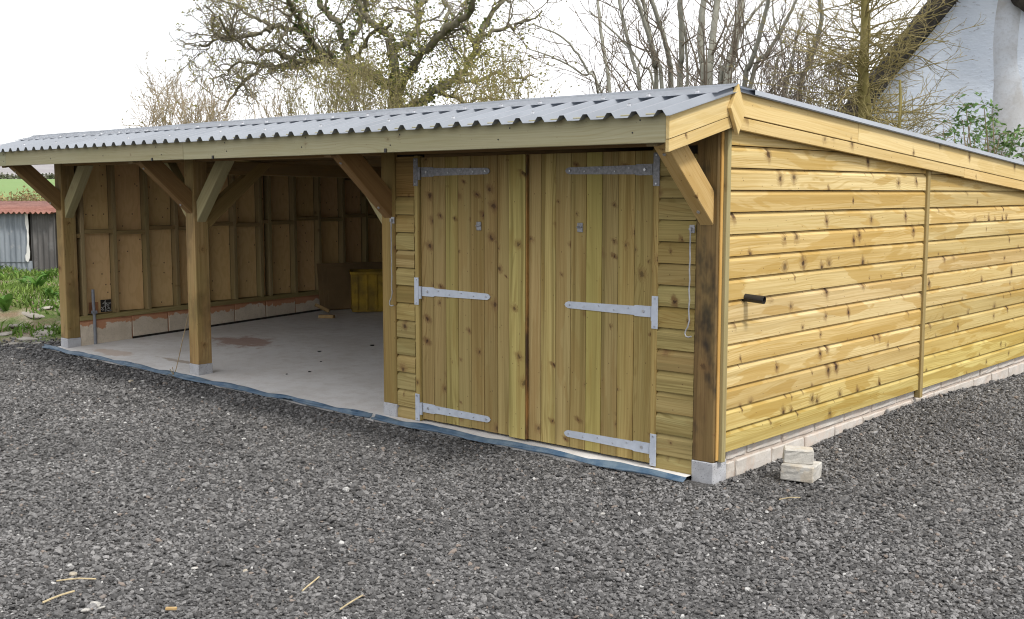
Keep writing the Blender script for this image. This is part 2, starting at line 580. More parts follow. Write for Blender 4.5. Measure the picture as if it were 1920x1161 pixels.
M['ground'] = mk_ground()


def mk_stone():
    m = NT('gravel_stone')
    info = m.info()
    r = info['Random']
    wn = m.n('TexWhiteNoise', noise_dimensions='1D')
    m.put(wn.inputs['W'], m.math('MULTIPLY', r, 777.0))
    c = m.sep(wn.outputs['Color'])
    v = m.math('MULTIPLY_ADD', m.math('POWER', c[0], 1.4), 0.155, 0.050)
    patch = m.rng(m.noise(m.pos(), 0.8, 4, 0.6), 0.35, 0.68, 0.85, 1.2)
    v = m.math('MULTIPLY', v, patch)
    n = m.noise(m.obj_co(), 1.6, 3, 0.6)
    v = m.math('MULTIPLY', v, m.rng(n, 0.3, 0.7, 0.75, 1.3))
    col = m.vec(v, m.math('MULTIPLY', v, 0.975), m.math('MULTIPLY', v, 0.955))
    col = m.mix(m.rng(c[1], 0.991, 0.994), col, (0.42, 0.415, 0.40))
    col = m.mix(m.rng(c[2], 0.98, 0.99), col, (0.20, 0.165, 0.14))
    return m.done(col, 0.72, 0, 0.35)


M['stone'] = mk_stone()


def mk_simple(name, c1, c2, scale=5.0, rough=0.8, detail=4, bump=0.0, rand=0.0, trans=0.0, spec=0.25):
    m = NT(name)
    p = m.pos()
    n1 = m.noise(p, scale, detail, 0.6)
    col = m.mix(m.rng(n1, 0.3, 0.7), c1, c2)
    if rand:
        isl = m.n('NewGeometry').outputs['Random Per Island']
        k = m.rng(isl, 0, 1, 1 - rand, 1 + rand, False)
        col = m.mix(1.0, col, m.vec(k, k, k), 'MULTIPLY')
    if bump:
        m.bump(m.noise(p, scale * 8, 4, 0.7), bump, 0.01)
    mat = m.done(col, rough, 0, spec)
    if trans:
        tr = m.n('BsdfTranslucent')
        m.put(tr.inputs['Color'], col)
        ms = m.n('MixShader')
        ms.inputs[0].default_value = trans
        m.t.links.new(m.b.outputs[0], ms.inputs[1])
        m.t.links.new(tr.outputs[0], ms.inputs[2])
        m.t.links.new(ms.outputs[0], m.out.inputs['Surface'])
    return mat


M['membrane'] = mk_simple('blue_membrane', (0.05, 0.095, 0.155), (0.13, 0.18, 0.225), 7.0, 0.5, bump=0.3)
M['bark_oak'] = mk_simple('oak_bark', (0.10, 0.092, 0.062), (0.18, 0.165, 0.11), 6.0, 0.9, bump=0.5)
M['bark_grey'] = mk_simple('grey_bark', (0.22, 0.215, 0.175), (0.33, 0.325, 0.27), 5.0, 0.9, bump=0.4)
M['bark_moss'] = mk_simple('mossy_bark', (0.17, 0.15, 0.05), (0.24, 0.20, 0.075), 5.0, 0.95, bump=0.5)
M['twig_grey'] = mk_simple('grey_twigs', (0.14, 0.115, 0.09), (0.20, 0.165, 0.12), 4.0, 0.9)
M['twig_tan'] = mk_simple('tan_twigs', (0.20, 0.16, 0.095), (0.29, 0.235, 0.145), 4.0, 0.9)
M['twig_oak'] = mk_simple('oak_twigs', (0.135, 0.12, 0.085), (0.21, 0.185, 0.13), 3.0, 0.9)
M['twig_olive'] = mk_simple('olive_twigs', (0.18, 0.155, 0.075), (0.27, 0.235, 0.12), 3.0, 0.9)
M['twig_moss'] = mk_simple('mossy_twigs', (0.22, 0.185, 0.07), (0.30, 0.25, 0.12), 3.0, 0.9)
M['bud_leaf'] = mk_simple('spring_buds', (0.21, 0.205, 0.065), (0.29, 0.27, 0.085), 0.6, 0.7, rand=0.35, trans=0.35)
M['ivy_leaf'] = mk_simple('ivy_leaves', (0.06, 0.10, 0.025), (0.15, 0.17, 0.05), 0.8, 0.5, rand=0.4, trans=0.25)
M['elder_leaf'] = mk_simple('elder_leaves', (0.105, 0.195, 0.06), (0.17, 0.27, 0.09), 2.0, 0.5, rand=0.35, trans=0.3)
M['grass'] = mk_simple('grass_blades', (0.10, 0.19, 0.03), (0.18, 0.26, 0.06), 1.3, 0.6, rand=0.4, trans=0.3)
M['weed'] = mk_simple('dock_leaf', (0.07, 0.17, 0.03), (0.12, 0.24, 0.045), 6.0, 0.45, trans=0.3)
M['field'] = mk_simple('green_field', (0.15, 0.235, 0.075), (0.18, 0.265, 0.09), 0.05, 0.9)
M['hill'] = mk_simple('hazy_woodland_hill', (0.24, 0.225, 0.23), (0.31, 0.30, 0.29), 0.02, 0.95, 5)  # bare woodland tone, with the distance haze put into the grey-lilac colour
M['hedge'] = mk_simple('winter_hedge', (0.22, 0.165, 0.08), (0.32, 0.27, 0.11), 0.6, 0.9, rand=0.4, trans=0.2)
M['rubble'] = mk_simple('pale_rubble', (0.25, 0.23, 0.195), (0.37, 0.345, 0.30), 4.0, 0.9, bump=0.4)
M['board_brown'] = mk_simple('brown_board', (0.14, 0.095, 0.045), (0.19, 0.125, 0.06), 3.0, 0.8)
M['black'] = mk_simple('dark_void', (0.02, 0.018, 0.015), (0.035, 0.03, 0.026), 9.0, 0.9)
M['thatch'] = mk_simple('weathered_thatch', (0.038, 0.034, 0.03), (0.085, 0.075, 0.063), 7.0, 0.95, bump=0.9)


def mk_render_wall():
    m = NT('limewashed_wall')
    p = m.pos()
    n1 = m.noise(p, 1.3, 5, 0.65)
    X, Y, Z = m.sep(p)
    n2 = m.noise(m.vec(m.math('MULTIPLY', X, 9), m.math('MULTIPLY', Y, 9), m.math('MULTIPLY', Z, 22)), 1.0, 4, 0.6)
    st = m.noise(m.vec(m.math('MULTIPLY', X, 2.2), m.math('MULTIPLY', Y, 2.2), m.math('MULTIPLY', Z, 0.35)), 1.0, 4, 0.6)
    col = m.mix(m.rng(n1, 0.35, 0.7), (0.66, 0.72, 0.81), (0.58, 0.645, 0.745))
    col = m.mix(m.math('MULTIPLY', m.rng(st, 0.55, 0.72), 0.5), col, (0.42, 0.40, 0.39))
    col = m.mix(m.math('MULTIPLY', m.rng(n2, 0.60, 0.70), 0.65), col, (0.30, 0.30, 0.32))
    m.bump(m.math('ADD', n1, n2), 0.5, 0.02)
    return m.done(col, 0.9, 0, 0.15)


M['limewash'] = mk_render_wall()


def mk_tin(name, c1, c2, rust=(0.22, 0.08, 0.04), amt=0.3):
    m = NT(name)
    p = m.pos()
    X, Y, Z = m.sep(p)
    n1 = m.noise(m.vec(m.math('MULTIPLY', X, 5), m.math('MULTIPLY', Y, 5), m.math('MULTIPLY', Z, 1.0)), 1.0, 5, 0.65)
    n2 = m.noise(p, 9.0, 4, 0.6)
    col = m.mix(m.rng(n1, 0.35, 0.65), c1, c2)
    col = m.mix(m.math('MULTIPLY', m.rng(n2, 0.55, 0.7), amt), col, rust)
    return m.done(col, 0.65, 0.15, 0.3)


M['tin_grey'] = mk_tin('old_tin_grey', (0.19, 0.215, 0.245), (0.27, 0.30, 0.335), (0.38, 0.38, 0.38), 0.4)
M['tin_dark'] = mk_tin('old_tin_dark', (0.095, 0.09, 0.088), (0.15, 0.145, 0.142), (0.2, 0.2, 0.2), 0.4)
M['tin_rust'] = mk_tin('rusty_tin', (0.19, 0.08, 0.06), (0.27, 0.13, 0.10), (0.15, 0.055, 0.03), 0.5)
M['white_flake'] = mk_simple('flaking_white_paint', (0.62, 0.62, 0.6), (0.74, 0.73, 0.70), 6.0, 0.8)


# ------------------------------------------------------------------ ground heights
def sstep(a, b, x):
    t = np.clip((x - a) / (b - a), 0, 1)
    return t * t * (3 - 2 * t)


def slab_z(x, y):
    return 0.012 + 0.043 * np.clip((-x - 2.9) / 5.2, 0, 1) + 0.04 * np.clip(y, 0, 4.0)


def gh(x, y):
    x = np.asarray(x, dtype=float)
    y = np.asarray(y, dtype=float)
    z = 0.043 * np.clip((-x - 2.9) / 5.2, 0, 1) - 0.022
    z = z + 0.08 * np.exp(-((y - 2.9) / 1.6) ** 2) * np.exp(-((x - 0.1) / 1.0) ** 2)
    z = z + 0.012 * np.sin(1.3 * x + 0.6) * np.sin(1.1 * y + 0.3) * sstep(0.3, 1.5, -y)
    bank = sstep(-9.1, -12.2, x - 0.35 * y)
    z = z + 0.36 * bank + bank * 0.10 * np.sin(2.1 * x) * np.sin(1.7 * y + 1)
    return z


def grow(c, lo, hi, s0, k):
    out = [c]
    s = s0
    p = c
    while p < hi:
        p += s
        out.append(p)
        s = s if abs(p) < 14 else s * k
    s = s0
    p = c
    while p > lo:
        p -= s
        out.append(p)
        s = s if abs(p) < 16 else s * k
    return np.array(sorted(out))


def build_ground():
    xs = grow(-4.0, -900, 900, 0.25, 1.35)
    ys = grow(0.0, -900, 1200, 0.25, 1.35)
    gx, gy = np.meshgrid(xs, ys)
    z = gh(gx, gy)
    z = np.where((gx > -8.2) & (gx < -0.05) & (gy > 0.05) & (gy < 6.2), -0.10, z)
    v = np.stack([gx.ravel(), gy.ravel(), z.ravel()], 1)
    nx, ny = len(xs), len(ys)
    i, j = np.meshgrid(np.arange(nx - 1), np.arange(ny - 1))
    a = (j * nx + i).ravel()
    q = np.stack([a, a + 1, a + nx + 1, a + nx], 1)
    obj('ground', np_mesh('ground', v, quads=q, mat=M['ground'], smooth=True), kind='structure')


build_ground()


def build_slab():
    xs = np.linspace(-8.14, -0.15, 34)
    ys = np.concatenate([[-0.105], np.linspace(0, 6.1, 20)])
    v, f = [], []
    for j, y in enumerate(ys):
        for i, x in enumerate(xs):
            yy = y + (0.008 * math.sin(9 * x) + 0.006 * math.sin(23 * x) if j == 0 else 0)
            v.append((x, yy, float(slab_z(x, y)) - (0.004 if j == 0 else 0)))
    n = len(xs)
    for j in range(len(ys) - 1):
        for i in range(n - 1):
            a = j * n + i
            f.append((a, a + 1, a + n + 1, a + n))
    b = len(v)
    for i, x in enumerate(xs):
        v.append((x, v[i][1] + 0.004, -0.25))
    for i in range(n - 1):
        f.append((b + i, b + i + 1, i + 1, i))
    obj('concrete_floor', mesh('slab', v, f, M['slab']), kind='structure')


build_slab()

# field and hills on the left, beyond the tin shed
def build_far():
    # field: a gently rising sheet
    v, f = [], []
    n = 30
    for j, (d, z) in enumerate(((30, 0.30), (45, 0.8), (80, 1.9), (120, 2.8), (170, 3.8))):
        for i in range(n):
            u = -0.95 + 1.9 * i / (n - 1)
            p = CAM + AX * d + RX * (u * d)
            v.append((p.x, p.y, z + 0.05 * math.sin(i * 0.9 + j)))
    for j in range(4):
        for i in range(n - 1):
            a = j * n + i
            f.append((a, a + 1, a + n + 1, a + n))
    obj('field', mesh('field', v, f, M['field'], True), kind='structure')
    v, f = [], []
    n = 60
    prof = ((171, 3.6), (300, 7.5), (520, 15.0), (800, 25.0), (1000, 26.0))
    for j, (d, z) in enumerate(prof):
        for i in range(n):
            u = -1.1 + 2.2 * i / (n - 1)
            p = CAM + AX * d + RX * (u * d)
            v.append((p.x, p.y, z * (1 + 0.06 * math.sin(i * 0.7 + j) + 0.04 * math.sin(i * 1.9))))
    for j in range(len(prof) - 1):
        for i in range(n - 1):
            a = j * n + i
            f.append((a, a + 1, a + n + 1, a + n))
    obj('hills', mesh('hills', v, f, M['hill'], True), kind='structure')


build_far()

# ================================================================== THE SHED
XL = -8.10            # left end of the frame
PW = 0.146            # post size
YB = 6.0              # back wall
RIDGE_Y, RIDGE_Z = 0.03, 2.268     # roof pans at the ridge
SF, SB = 0.245, 0.067              # falls of the front and the back slope
shed = empty('timber_shed', (0, 0, 0))
tag(shed, 'long open-fronted timber shed with double plank doors and galvanised sheet roof', 'shed')


def roof_z(y):
    return RIDGE_Z - (SF * (RIDGE_Y - y) if y < RIDGE_Y else SB * (y - RIDGE_Y))


# ---- posts with concrete pads
posts = []
for i, (px, mat, colr) in enumerate(((XL, M['post_wood'], (1.08, 0.98, 0.88)), (-5.60, M['post_wood'], (1.15, 1.04, 0.93)),
                                     (-2.915, M['door_wood'], (0.85, 0.76, 0.68)), (-PW, M['brown_wood'], (1, 1, 1)))):
    zf = float(slab_z(px, 0))
    p = beam('post', (px + PW / 2, PW / 2, zf + 0.095), (px + PW / 2, PW / 2, 2.10), PW, PW, (1, 0, 0), mat, shed, colr, 0.006)
    posts.append(p)
    pad = brick_block('post_pad', (PW + 0.006, PW + 0.006, 0.16), M['pad'], shed, 0.0015, 0.005, seed=40 + i, cuts=2)
    pad.location = (px + PW / 2, PW / 2, zf - 0.063)

# ---- front wall plate and long roof timbers
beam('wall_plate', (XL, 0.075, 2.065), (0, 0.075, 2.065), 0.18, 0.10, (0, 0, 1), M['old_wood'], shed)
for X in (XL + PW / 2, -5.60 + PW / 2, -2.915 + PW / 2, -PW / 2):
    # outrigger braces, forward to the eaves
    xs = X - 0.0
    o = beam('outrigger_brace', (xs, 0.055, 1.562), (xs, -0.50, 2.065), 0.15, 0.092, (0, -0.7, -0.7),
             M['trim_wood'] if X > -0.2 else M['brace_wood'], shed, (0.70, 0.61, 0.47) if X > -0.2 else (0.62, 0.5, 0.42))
    bm = bmesh.new()
    bm.from_mesh(o.data)
    # plumb cut against the post and level cut under the roof
    inv = o.matrix_basis.inverted()
    for co, no in (((0, -0.001, 1.6), (0, 1, 0)), ((0, 0, 2.02), (0, 0, 1))):
        bmesh.ops.bisect_plane(bm, geom=bm.verts[:] + bm.edges[:] + bm.faces[:], plane_co=inv @ Vector(co),
                               plane_no=inv.to_3x3() @ Vector(no), clear_outer=True)
        bmesh.ops.holes_fill(bm, edges=[e for e in bm.edges if e.is_boundary])
    o.data = bm_mesh('brace', bm, o.data.materials[0])
    for b0, b1 in (((xs, -0.075, 1.604), (xs, -0.094, 1.585)), ((xs, -0.425, 1.925), (xs, -0.445, 1.905))):
        bmb = bmesh.new()
        cyl_bm(bmb, b0, b1, 0.013, 0.010, n=8)
        bo = obj('bolt', bm_mesh('bolt', bmb, M['bolt_metal']), o)
        bo.matrix_parent_inverse = o.matrix_basis.inverted()
    # rafter end above it
    beam('rafter', (xs, 0.16, 2.10 + 0.06), (xs, -0.572, 2.10 - 0.105), 0.10, 0.075, (0, 0, 1), M['old_wood'], shed)


def plane_brace(x0, sgn, zlo=1.43, run=0.48, y=0.073, th=0.092, mat=None, colr=(0.95, 0.9, 0.75), axis='x'):
    """brace from a post face up to the wall plate, plumb and level cut; front face seen"""
    zt = 1.974
    w = 0.185
    # side polygon (u along, z up)
    pts = [(0, zlo), (0, zlo + w * 1.03), (run - 0.165, zt), (run, zt)]
    v, f = [], []
    for k in (-th / 2, th / 2):
        for u, z in pts:
            if axis == 'x':
                v.append((x0 + sgn * u, y + k, z))
            else:
                v.append((x0 + k, y + u, z))
    f = [(0, 1, 2, 3), (7, 6, 5, 4), (0, 4, 5, 1), (1, 5, 6, 2), (2, 6, 7, 3), (3, 7, 4, 0)]
    # rotate into the piece's own frame so that the grain runs along it
    o = obj('brace', None or mesh('brace_raw', v, f, mat or M['brace_wood']), shed, color=colr)
    d = Vector((sgn * (run), 0, zt - zlo)) if axis == 'x' else Vector((0, run, zt - zlo))
    n = Vector((0, -1, 0)) if axis == 'x' else Vector((1, 0, 0))
    xa = d.normalized()
    ya = n.cross(xa)
    mm = Matrix((xa, ya, n)).transposed().to_4x4()
    mm.translation = Vector(v[0])
    inv = mm.inverted()
    bm = bmesh.new()
    bm.from_mesh(o.data)
    bmesh.ops.transform(bm, matrix=inv, verts=bm.verts)
    bmesh.ops.recalc_face_normals(bm, faces=bm.faces)
    bmesh.ops.bevel(bm, geom=list(bm.edges), offset=0.003, segments=1, affect='EDGES')
    o.data = bm_mesh('brace', bm, mat or M['brace_wood'])
    o.matrix_basis = mm
    return o


plane_brace(XL + PW, 1, mat=M['fascia_wood'])
plane_brace(-5.60 + PW, 1, mat=M['fascia_wood'])
plane_brace(-5.60, -1, mat=M['fascia_wood'])
plane_brace(-2.915, -1, mat=M['fascia_wood'])
# tie beam from the middle post to the back wall with its brace
beam('tie_beam', (-5.60 + PW / 2, 0.126, 1.93), (-5.60 + PW / 2, YB - 0.1, 1.86), 0.12, 0.09, (0, 0, 1), M['old_wood'], shed)
plane_brace(-5.60 + PW / 2, 1, zlo=1.35, run=0.75, y=PW, mat=M['brace_wood'], colr=(0.8, 0.75, 0.6), axis='y').location
# purlins and back plate
for y in (1.3, 2.6, 3.9, 5.2):
    zz = roof_z(y) - 0.09
    beam('purlin', (XL - 0.38, y, zz), (-0.0, y, zz), 0.12, 0.06, (0, 0, 1), M['old_wood'], shed)

# ---- eaves fascia, three lengths
fx = (-8.56, -7.86, -4.62, 0.052)
for i in range(3):
    dz = (0.0, 0.0015, -0.001)[i]
    beam('fascia_board', (fx[i] + 0.002, -0.595, 2.043 + dz), (fx[i + 1] - 0.002, -0.595, 2.043 + dz), 0.158, 0.03, (0, 0, 1),
         M['fascia_wood'], shed, ((0.92, 0.97, 0.97), (0.98, 0.98, 0.95), (1.0, 1.0, 0.97))[i], 0.003)
for x, z in ((-5.1, 1.967), (-4.2, 1.967), (-2.18, 1.969)):
    bm = bmesh.new()
    box_bm(bm, x, x + 0.02, -0.618, -0.611, z - 0.006, z + 0.02)
    obj('fascia_clip', bm_mesh('clip', bm, M['dark_metal']), shed)
for k in range(9):
    for z in (2.01, 2.075):
        bm = bmesh.new()
        zz = z + 0.006 * (k % 3)
        xx = -7.9 + k * 0.97 + 0.05 * math.sin(k * 7 + z * 50)
        cyl_bm(bm, (xx, -0.609, zz), (xx, -0.6125, zz), 0.005, n=6)
        obj('fascia_nail', bm_mesh('nail', bm, M['dark_metal']), shed)

# ---- roof
def prof(width, pitch=0.1667, pan=0.085, top=0.03, h=0.032):
    """box profile: list of (x, z) across the sheet"""
    side = (pitch - pan - top) / 2
    pts = []
    x = 0.0
    n = round(width / pitch)
    for _ in range(n):
        pts += [(x, 0), (x + pan, 0), (x + pan + side, h), (x + pan + side + top, h)]
        x += pitch
    pts.append((x, 0))
    pts.append((x + 0.02, 0))
    return pts


def sheet(name, x0, width, ya, yb, zadd):
    pts = prof(width)
    ny = 3
    v, f = [], []
    for j in range(ny):
        y = ya + (yb - ya) * j / (ny - 1)
        for x, z in pts:
            v.append((x0 + x, y, roof_z(y) + z + zadd))
    n = len(pts)
    for j in range(ny - 1):
        for i in range(n - 1):
            a = j * n + i
            f.append((a, a + 1, a + n + 1, a + n))
    me = mesh(name, v, f, M['roof_metal'])
    return me


bm = bmesh.new()
def deck(y0, y1):
    a = [(-8.5, y0, roof_z(y0) - 0.02), (0.03, y0, roof_z(y0) - 0.02), (0.03, y1, roof_z(y1) - 0.02), (-8.5, y1, roof_z(y1) - 0.02)]
    top = [bm.verts.new(p) for p in a]
    bot = [bm.verts.new((p[0], p[1], p[2] - 0.012)) for p in a]
    bm.faces.new(top)
    bm.faces.new(bot[::-1])
    for i in range(4):
        bm.faces.new((top[i], bot[i], bot[(i + 1) % 4], top[(i + 1) % 4]))
deck(-0.575, RIDGE_Y - 0.01)
deck(RIDGE_Y + 0.01, YB + 0.1)
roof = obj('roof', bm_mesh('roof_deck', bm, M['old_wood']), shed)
x = -8.58
k = 0
while x < 0.0:
    w = 1.0 if x + 1.0 < 0.12 else round((0.09 - x) / 0.1667) * 0.1667
    if w < 0.1:
        break
    c = 0.91 + 0.15 * rng.random()
    s = obj('roof_sheet', sheet('front_sheet', x, w, -0.665, RIDGE_Y - 0.012, 0.002 + 0.0012 * (k % 2)), roof, color=(c, c, c))
    md = s.modifiers.new('thick', 'SOLIDIFY')
    md.thickness = 0.0015
    s = obj('roof_sheet', sheet('rear_sheet', x, w, RIDGE_Y + 0.012, YB + 0.2, 0.002 + 0.0012 * (k % 2)), roof, color=(c, c, c))
    md = s.modifiers.new('thick', 'SOLIDIFY')
    md.thickness = 0.0015
    x += w
    k += 1
# ridge caps, lapped, with screws
rc = (-8.62, -5.95, -3.05, 0.10)
for i in range(3):
    a, b = rc[i], rc[i + 1] + (0.08 if i < 2 else 0)
    dz = 0.036 + 0.002 * (i % 2)
    ys = [RIDGE_Y - 0.215, RIDGE_Y - 0.205, RIDGE_Y - 0.02, RIDGE_Y, RIDGE_Y + 0.02, RIDGE_Y + 0.19, RIDGE_Y + 0.2]
    bm = bmesh.new()
    rows = []
    for xx in np.linspace(a, b, 12):
        row = []
        for j, y in enumerate(ys):
            z = roof_z(y) + dz + (-0.002 if j in (0, 6) else 0) + (0.012 if j == 3 else 0)
            row.append(bm.verts.new((xx, y, z + 0.0012 * math.sin(xx * 5 + j))))
        rows.append(row)
    for r0, r1 in zip(rows[:-1], rows[1:]):
        for j in range(len(ys) - 1):
            bm.faces.new((r0[j], r1[j], r1[j + 1], r0[j + 1]))
    res = bmesh.ops.solidify(bm, geom=bm.faces[:], thickness=0.0015)
    xx = a + 0.16
    while xx < b - 0.05:
        y = RIDGE_Y - 0.175
        z = roof_z(y) + dz
        cyl_bm(bm, (xx, y, z - 0.002), (xx, y - 0.001, z + 0.008), 0.014, 0.012, n=8, mi=1)
        cyl_bm(bm, (xx, y, z + 0.007), (xx, y - 0.001, z + 0.015), 0.007, n=6, mi=1)
        xx += 0.333 if rng.random() > 0.3 else 0.5
    obj('ridge_cap', bm_mesh('ridge_cap', bm, M['cap_metal'], M['bolt_metal']), roof)
for i in range(13):
    xx = -8.58 + 0.1667 * (0.71 + 1 + 4 * i)
    y = -0.52 if i % 3 else -0.47
    bm = bmesh.new()
    z = roof_z(y) + 0.036
    cyl_bm(bm, (xx, y, z - 0.003), (xx, y - 0.001, z + 0.007), 0.014, 0.012, n=8)
    cyl_bm(bm, (xx, y, z + 0.006), (xx, y - 0.001, z + 0.014), 0.007, n=6)
    obj('roof_screw', bm_mesh('screw', bm, M['bolt_metal']), roof)
# verge trim along the back slope
for side, x0 in ((1, 0.092), (-1, -8.60)):
    bm = bmesh.new()
    ysx = np.linspace(RIDGE_Y + 0.19, YB + 0.2, 14)
    rows = []
    for y in ysx:
        z = roof_z(y) + 0.036
        rows.append([bm.verts.new((x0 - side * 0.12, y, z)), bm.verts.new((x0 + side * 0.008, y, z)), bm.verts.new((x0 + side * 0.008, y, z - 0.028))])
    for r0, r1 in zip(rows[:-1], rows[1:]):
        for j in range(2):
            bm.faces.new((r0[j], r0[j + 1], r1[j + 1], r1[j]))
    obj('verge_trim', bm_mesh('verge_trim', bm, M['cap_metal']), roof)


# ---- barge boards and diamond finial
def barge(name, xo, ya, yb, top, bot, mat, colr, th=0.024):
    """board lying in the plane x = xo (outer face), from ya to yb, top/bot = offsets below the roof line"""
    pts = [(ya, roof_z(ya) - bot), (yb, roof_z(yb) - bot), (yb, roof_z(yb) - top), (ya, roof_z(ya) - top)]
    v = [(xo - th, y, z) for y, z in pts] + [(xo, y, z) for y, z in pts]
    f = [(3, 2, 1, 0), (4, 5, 6, 7), (0, 1, 5, 4), (1, 2, 6, 5), (2, 3, 7, 6), (3, 0, 4, 7)]
    d = (Vector(v[1]) - Vector(v[0])).normalized()
    n = Vector((1, 0, 0))
    m = Matrix((d, n.cross(d), n)).transposed().to_4x4()
    m.translation = Vector(v[0])
    bm = bmesh.new()
    bm.from_mesh(mesh('tmp', v, f))
    bmesh.ops.transform(bm, matrix=m.inverted(), verts=bm.verts)
    bmesh.ops.recalc_face_normals(bm, faces=bm.faces)
    bmesh.ops.bevel(bm, geom=list(bm.edges), offset=0.0025, segments=1, affect='EDGES')
    o = obj(name, bm_mesh('barge', bm, mat), shed, color=colr)
    o.matrix_basis = m
    return o


for xo in (0.080, -8.565):
    T = -0.012
    barge('barge_board', xo, -0.622, RIDGE_Y - 0.012, T, 0.128, M['trim_wood'], (1.0, 1.0, 0.95))
    barge('barge_board', xo - 0.004, -0.618, RIDGE_Y - 0.014, 0.131, 0.198, M['trim_wood'], (0.95, 0.92, 0.85))
    barge('barge_board', xo, RIDGE_Y + 0.012, 1.63, T, 0.128, M['trim_wood'], (1.0, 0.98, 0.9))
    barge('barge_board', xo + 0.0015, 1.633, YB + 0.16, T, 0.130, M['trim_wood'], (1.0, 0.99, 0.93))
    barge('barge_board', xo - 0.004, RIDGE_Y + 0.014, 3.6, 0.133, 0.205, M['trim_wood'], (0.96, 0.93, 0.86))
    barge('barge_board', xo - 0.003, 3.603, YB + 0.16, 0.133, 0.210, M['trim_wood'], (0.98, 0.93, 0.84))
bm = bmesh.new()
pts = [(0.03, 2.312), (-0.052, 2.172), (0.036, 2.025), (0.108, 2.155)]
v = [bm.verts.new((0.081, y, z)) for y, z in pts] + [bm.verts.new((0.106, y, z)) for y, z in pts]
for q in ((0, 1, 2, 3), (7, 6, 5, 4), (0, 4, 5, 1), (1, 5, 6, 2), (2, 6, 7, 3), (3, 7, 4, 0)):
    bm.faces.new([v[i] for i in q])
bmesh.ops.bevel(bm, geom=list(bm.edges), offset=0.0025, segments=1, affect='EDGES')
fo = obj('diamond_finial', bm_mesh('finial', bm, M['trim_wood']), shed, color=(0.98, 0.95, 0.85))


# ---- shiplap cladding board: local X along, Y up the face, Z out
def shiplap(L, w, mat, h_cut=None):
    top = w - 0.004
    cs = [(0.0, 0.0), (0.0, 0.0235), (0.0015, 0.025), (w * 0.77, 0.025), (w * 0.79, 0.0242), (w * 0.86, 0.0160), (w * 0.93, 0.0085), (top, 0.0060), (top, 0.0)]
    n = len(cs)
    v = [(0, y, z) for y, z in cs] + [(L, y, z) for y, z in cs]
    f = [(i, i + n, (i + 1) % n + n, (i + 1) % n) for i in range(n)]
    f += [tuple(range(n)), tuple(range(2 * n - 1, n - 1, -1))]
    bm = bmesh.new()
    bm.from_mesh(mesh('tmp', v, f))
    return bm


# side wall: sheathing behind, two panels of boards
bm = bmesh.new()
wp = [(PW, 0.176), (YB, 0.176), (YB, roof_z(YB) - 0.05), (PW, roof_z(PW) - 0.05)]
vv = [bm.verts.new((-0.09, y, z)) for y, z in wp] + [bm.verts.new((-0.002, y, z)) for y, z in wp]
for q in ((0, 1, 2, 3), (7, 6, 5, 4), (0, 4, 5, 1), (1, 5, 6, 2), (2, 6, 7, 3), (3, 7, 4, 0)):
    bm.faces.new([vv[i] for i in q])
side = obj('side_wall', bm_mesh('side_sheathing', bm, M['black']), shed)
PITCH_B = 0.1293
for (ya, yb, seed) in ((0.085, 2.955, 3), (2.99, YB, 5)):
    rr = random.Random(seed)
    for k in range(17):
        z0 = 0.163 + k * PITCH_B
        L = yb - ya
        bm = shiplap(L, PITCH_B, None)
        # cut along the roof slope
        def rz(y):
            return roof_z(y) - 0.07
        if z0 > rz(ya):
            bm.free()
            break
        if z0 + PITCH_B > rz(yb):
            pco = Vector((0, rz(ya) - z0, 0))
            pno = Vector((SB, 1, 0)).normalized()
            bmesh.ops.bisect_plane(bm, geom=bm.verts[:] + bm.edges[:] + bm.faces[:], plane_co=pco, plane_no=pno, clear_outer=True)
            bmesh.ops.holes_fill(bm, edges=[e for e in bm.edges if e.is_boundary])
        low = max(0.0, 1 - k / 3.2)
        if seed == 5:
            low = 1.25 * max(0.0, 1 - k / 5.5)
        t = rr.uniform(0.88, 1.05)
        colr = (t * (1 - 0.15 * low), t * (1 - 0.13 * low) * rr.uniform(0.97, 1.0), t * (1 - 0.33 * low) * rr.uniform(0.92, 1.02))
        o = obj('board', bm_mesh('shiplap', bm, M['side_wood']), side, color=colr)
        frame(o, (0.002 + rr.uniform(0, 0.0012), ya, z0), (0, 1, 0), (0, 0, 1))
# battens: corner batten, panel joint batten
beam('corner_batten', (0.017, 0.064, 0.11), (0.017, 0.064, 2.10), 0.034, 0.042, (1, 0, 0), M['batten_wood'], shed, (0.95, 1.0, 0.95), 0.003)
beam('joint_batten', (0.022, 2.9725, 0.10), (0.022, 2.9725, roof_z(2.97) - 0.10), 0.046, 0.052, (1, 0, 0), M['batten_wood'], shed, (0.85, 0.78, 0.62), 0.003)
beam('corner_strip', (0.006, 0.03, 0.12), (0.006, 0.03, 2.05), 0.024, 0.012, (0, 1, 0), M['trim_wood'], shed, (0.85, 0.68, 0.45), 0.003)

# black waste pipe poking out of the side wall
bm = bmesh.new()
n = 16
for (r0, r1) in ((0.024, 0.020),):
    a = [[], [], [], []]
    for i in range(n):
        c, s = math.cos(2 * math.pi * i / n), math.sin(2 * math.pi * i / n)
        a[0].append(bm.verts.new((0.0, r0 * c, r0 * s)))
        a[1].append(bm.verts.new((0.135, r0 * c, r0 * s)))
        a[2].append(bm.verts.new((0.135, r1 * c, r1 * s)))
        a[3].append(bm.verts.new((0.03, r1 * c, r1 * s)))
    for i in range(n):
        j = (i + 1) % n
        for q in range(3):
            bm.faces.new((a[q][i], a[q + 1][i], a[q + 1][j], a[q][j]))
po = obj('waste_pipe', bm_mesh('pipe', bm, M['dark_metal'], smooth=False), shed)
po.location = (0.015, 0.285, 1.075)
po.rotation_euler = (0, R(4), R(4))

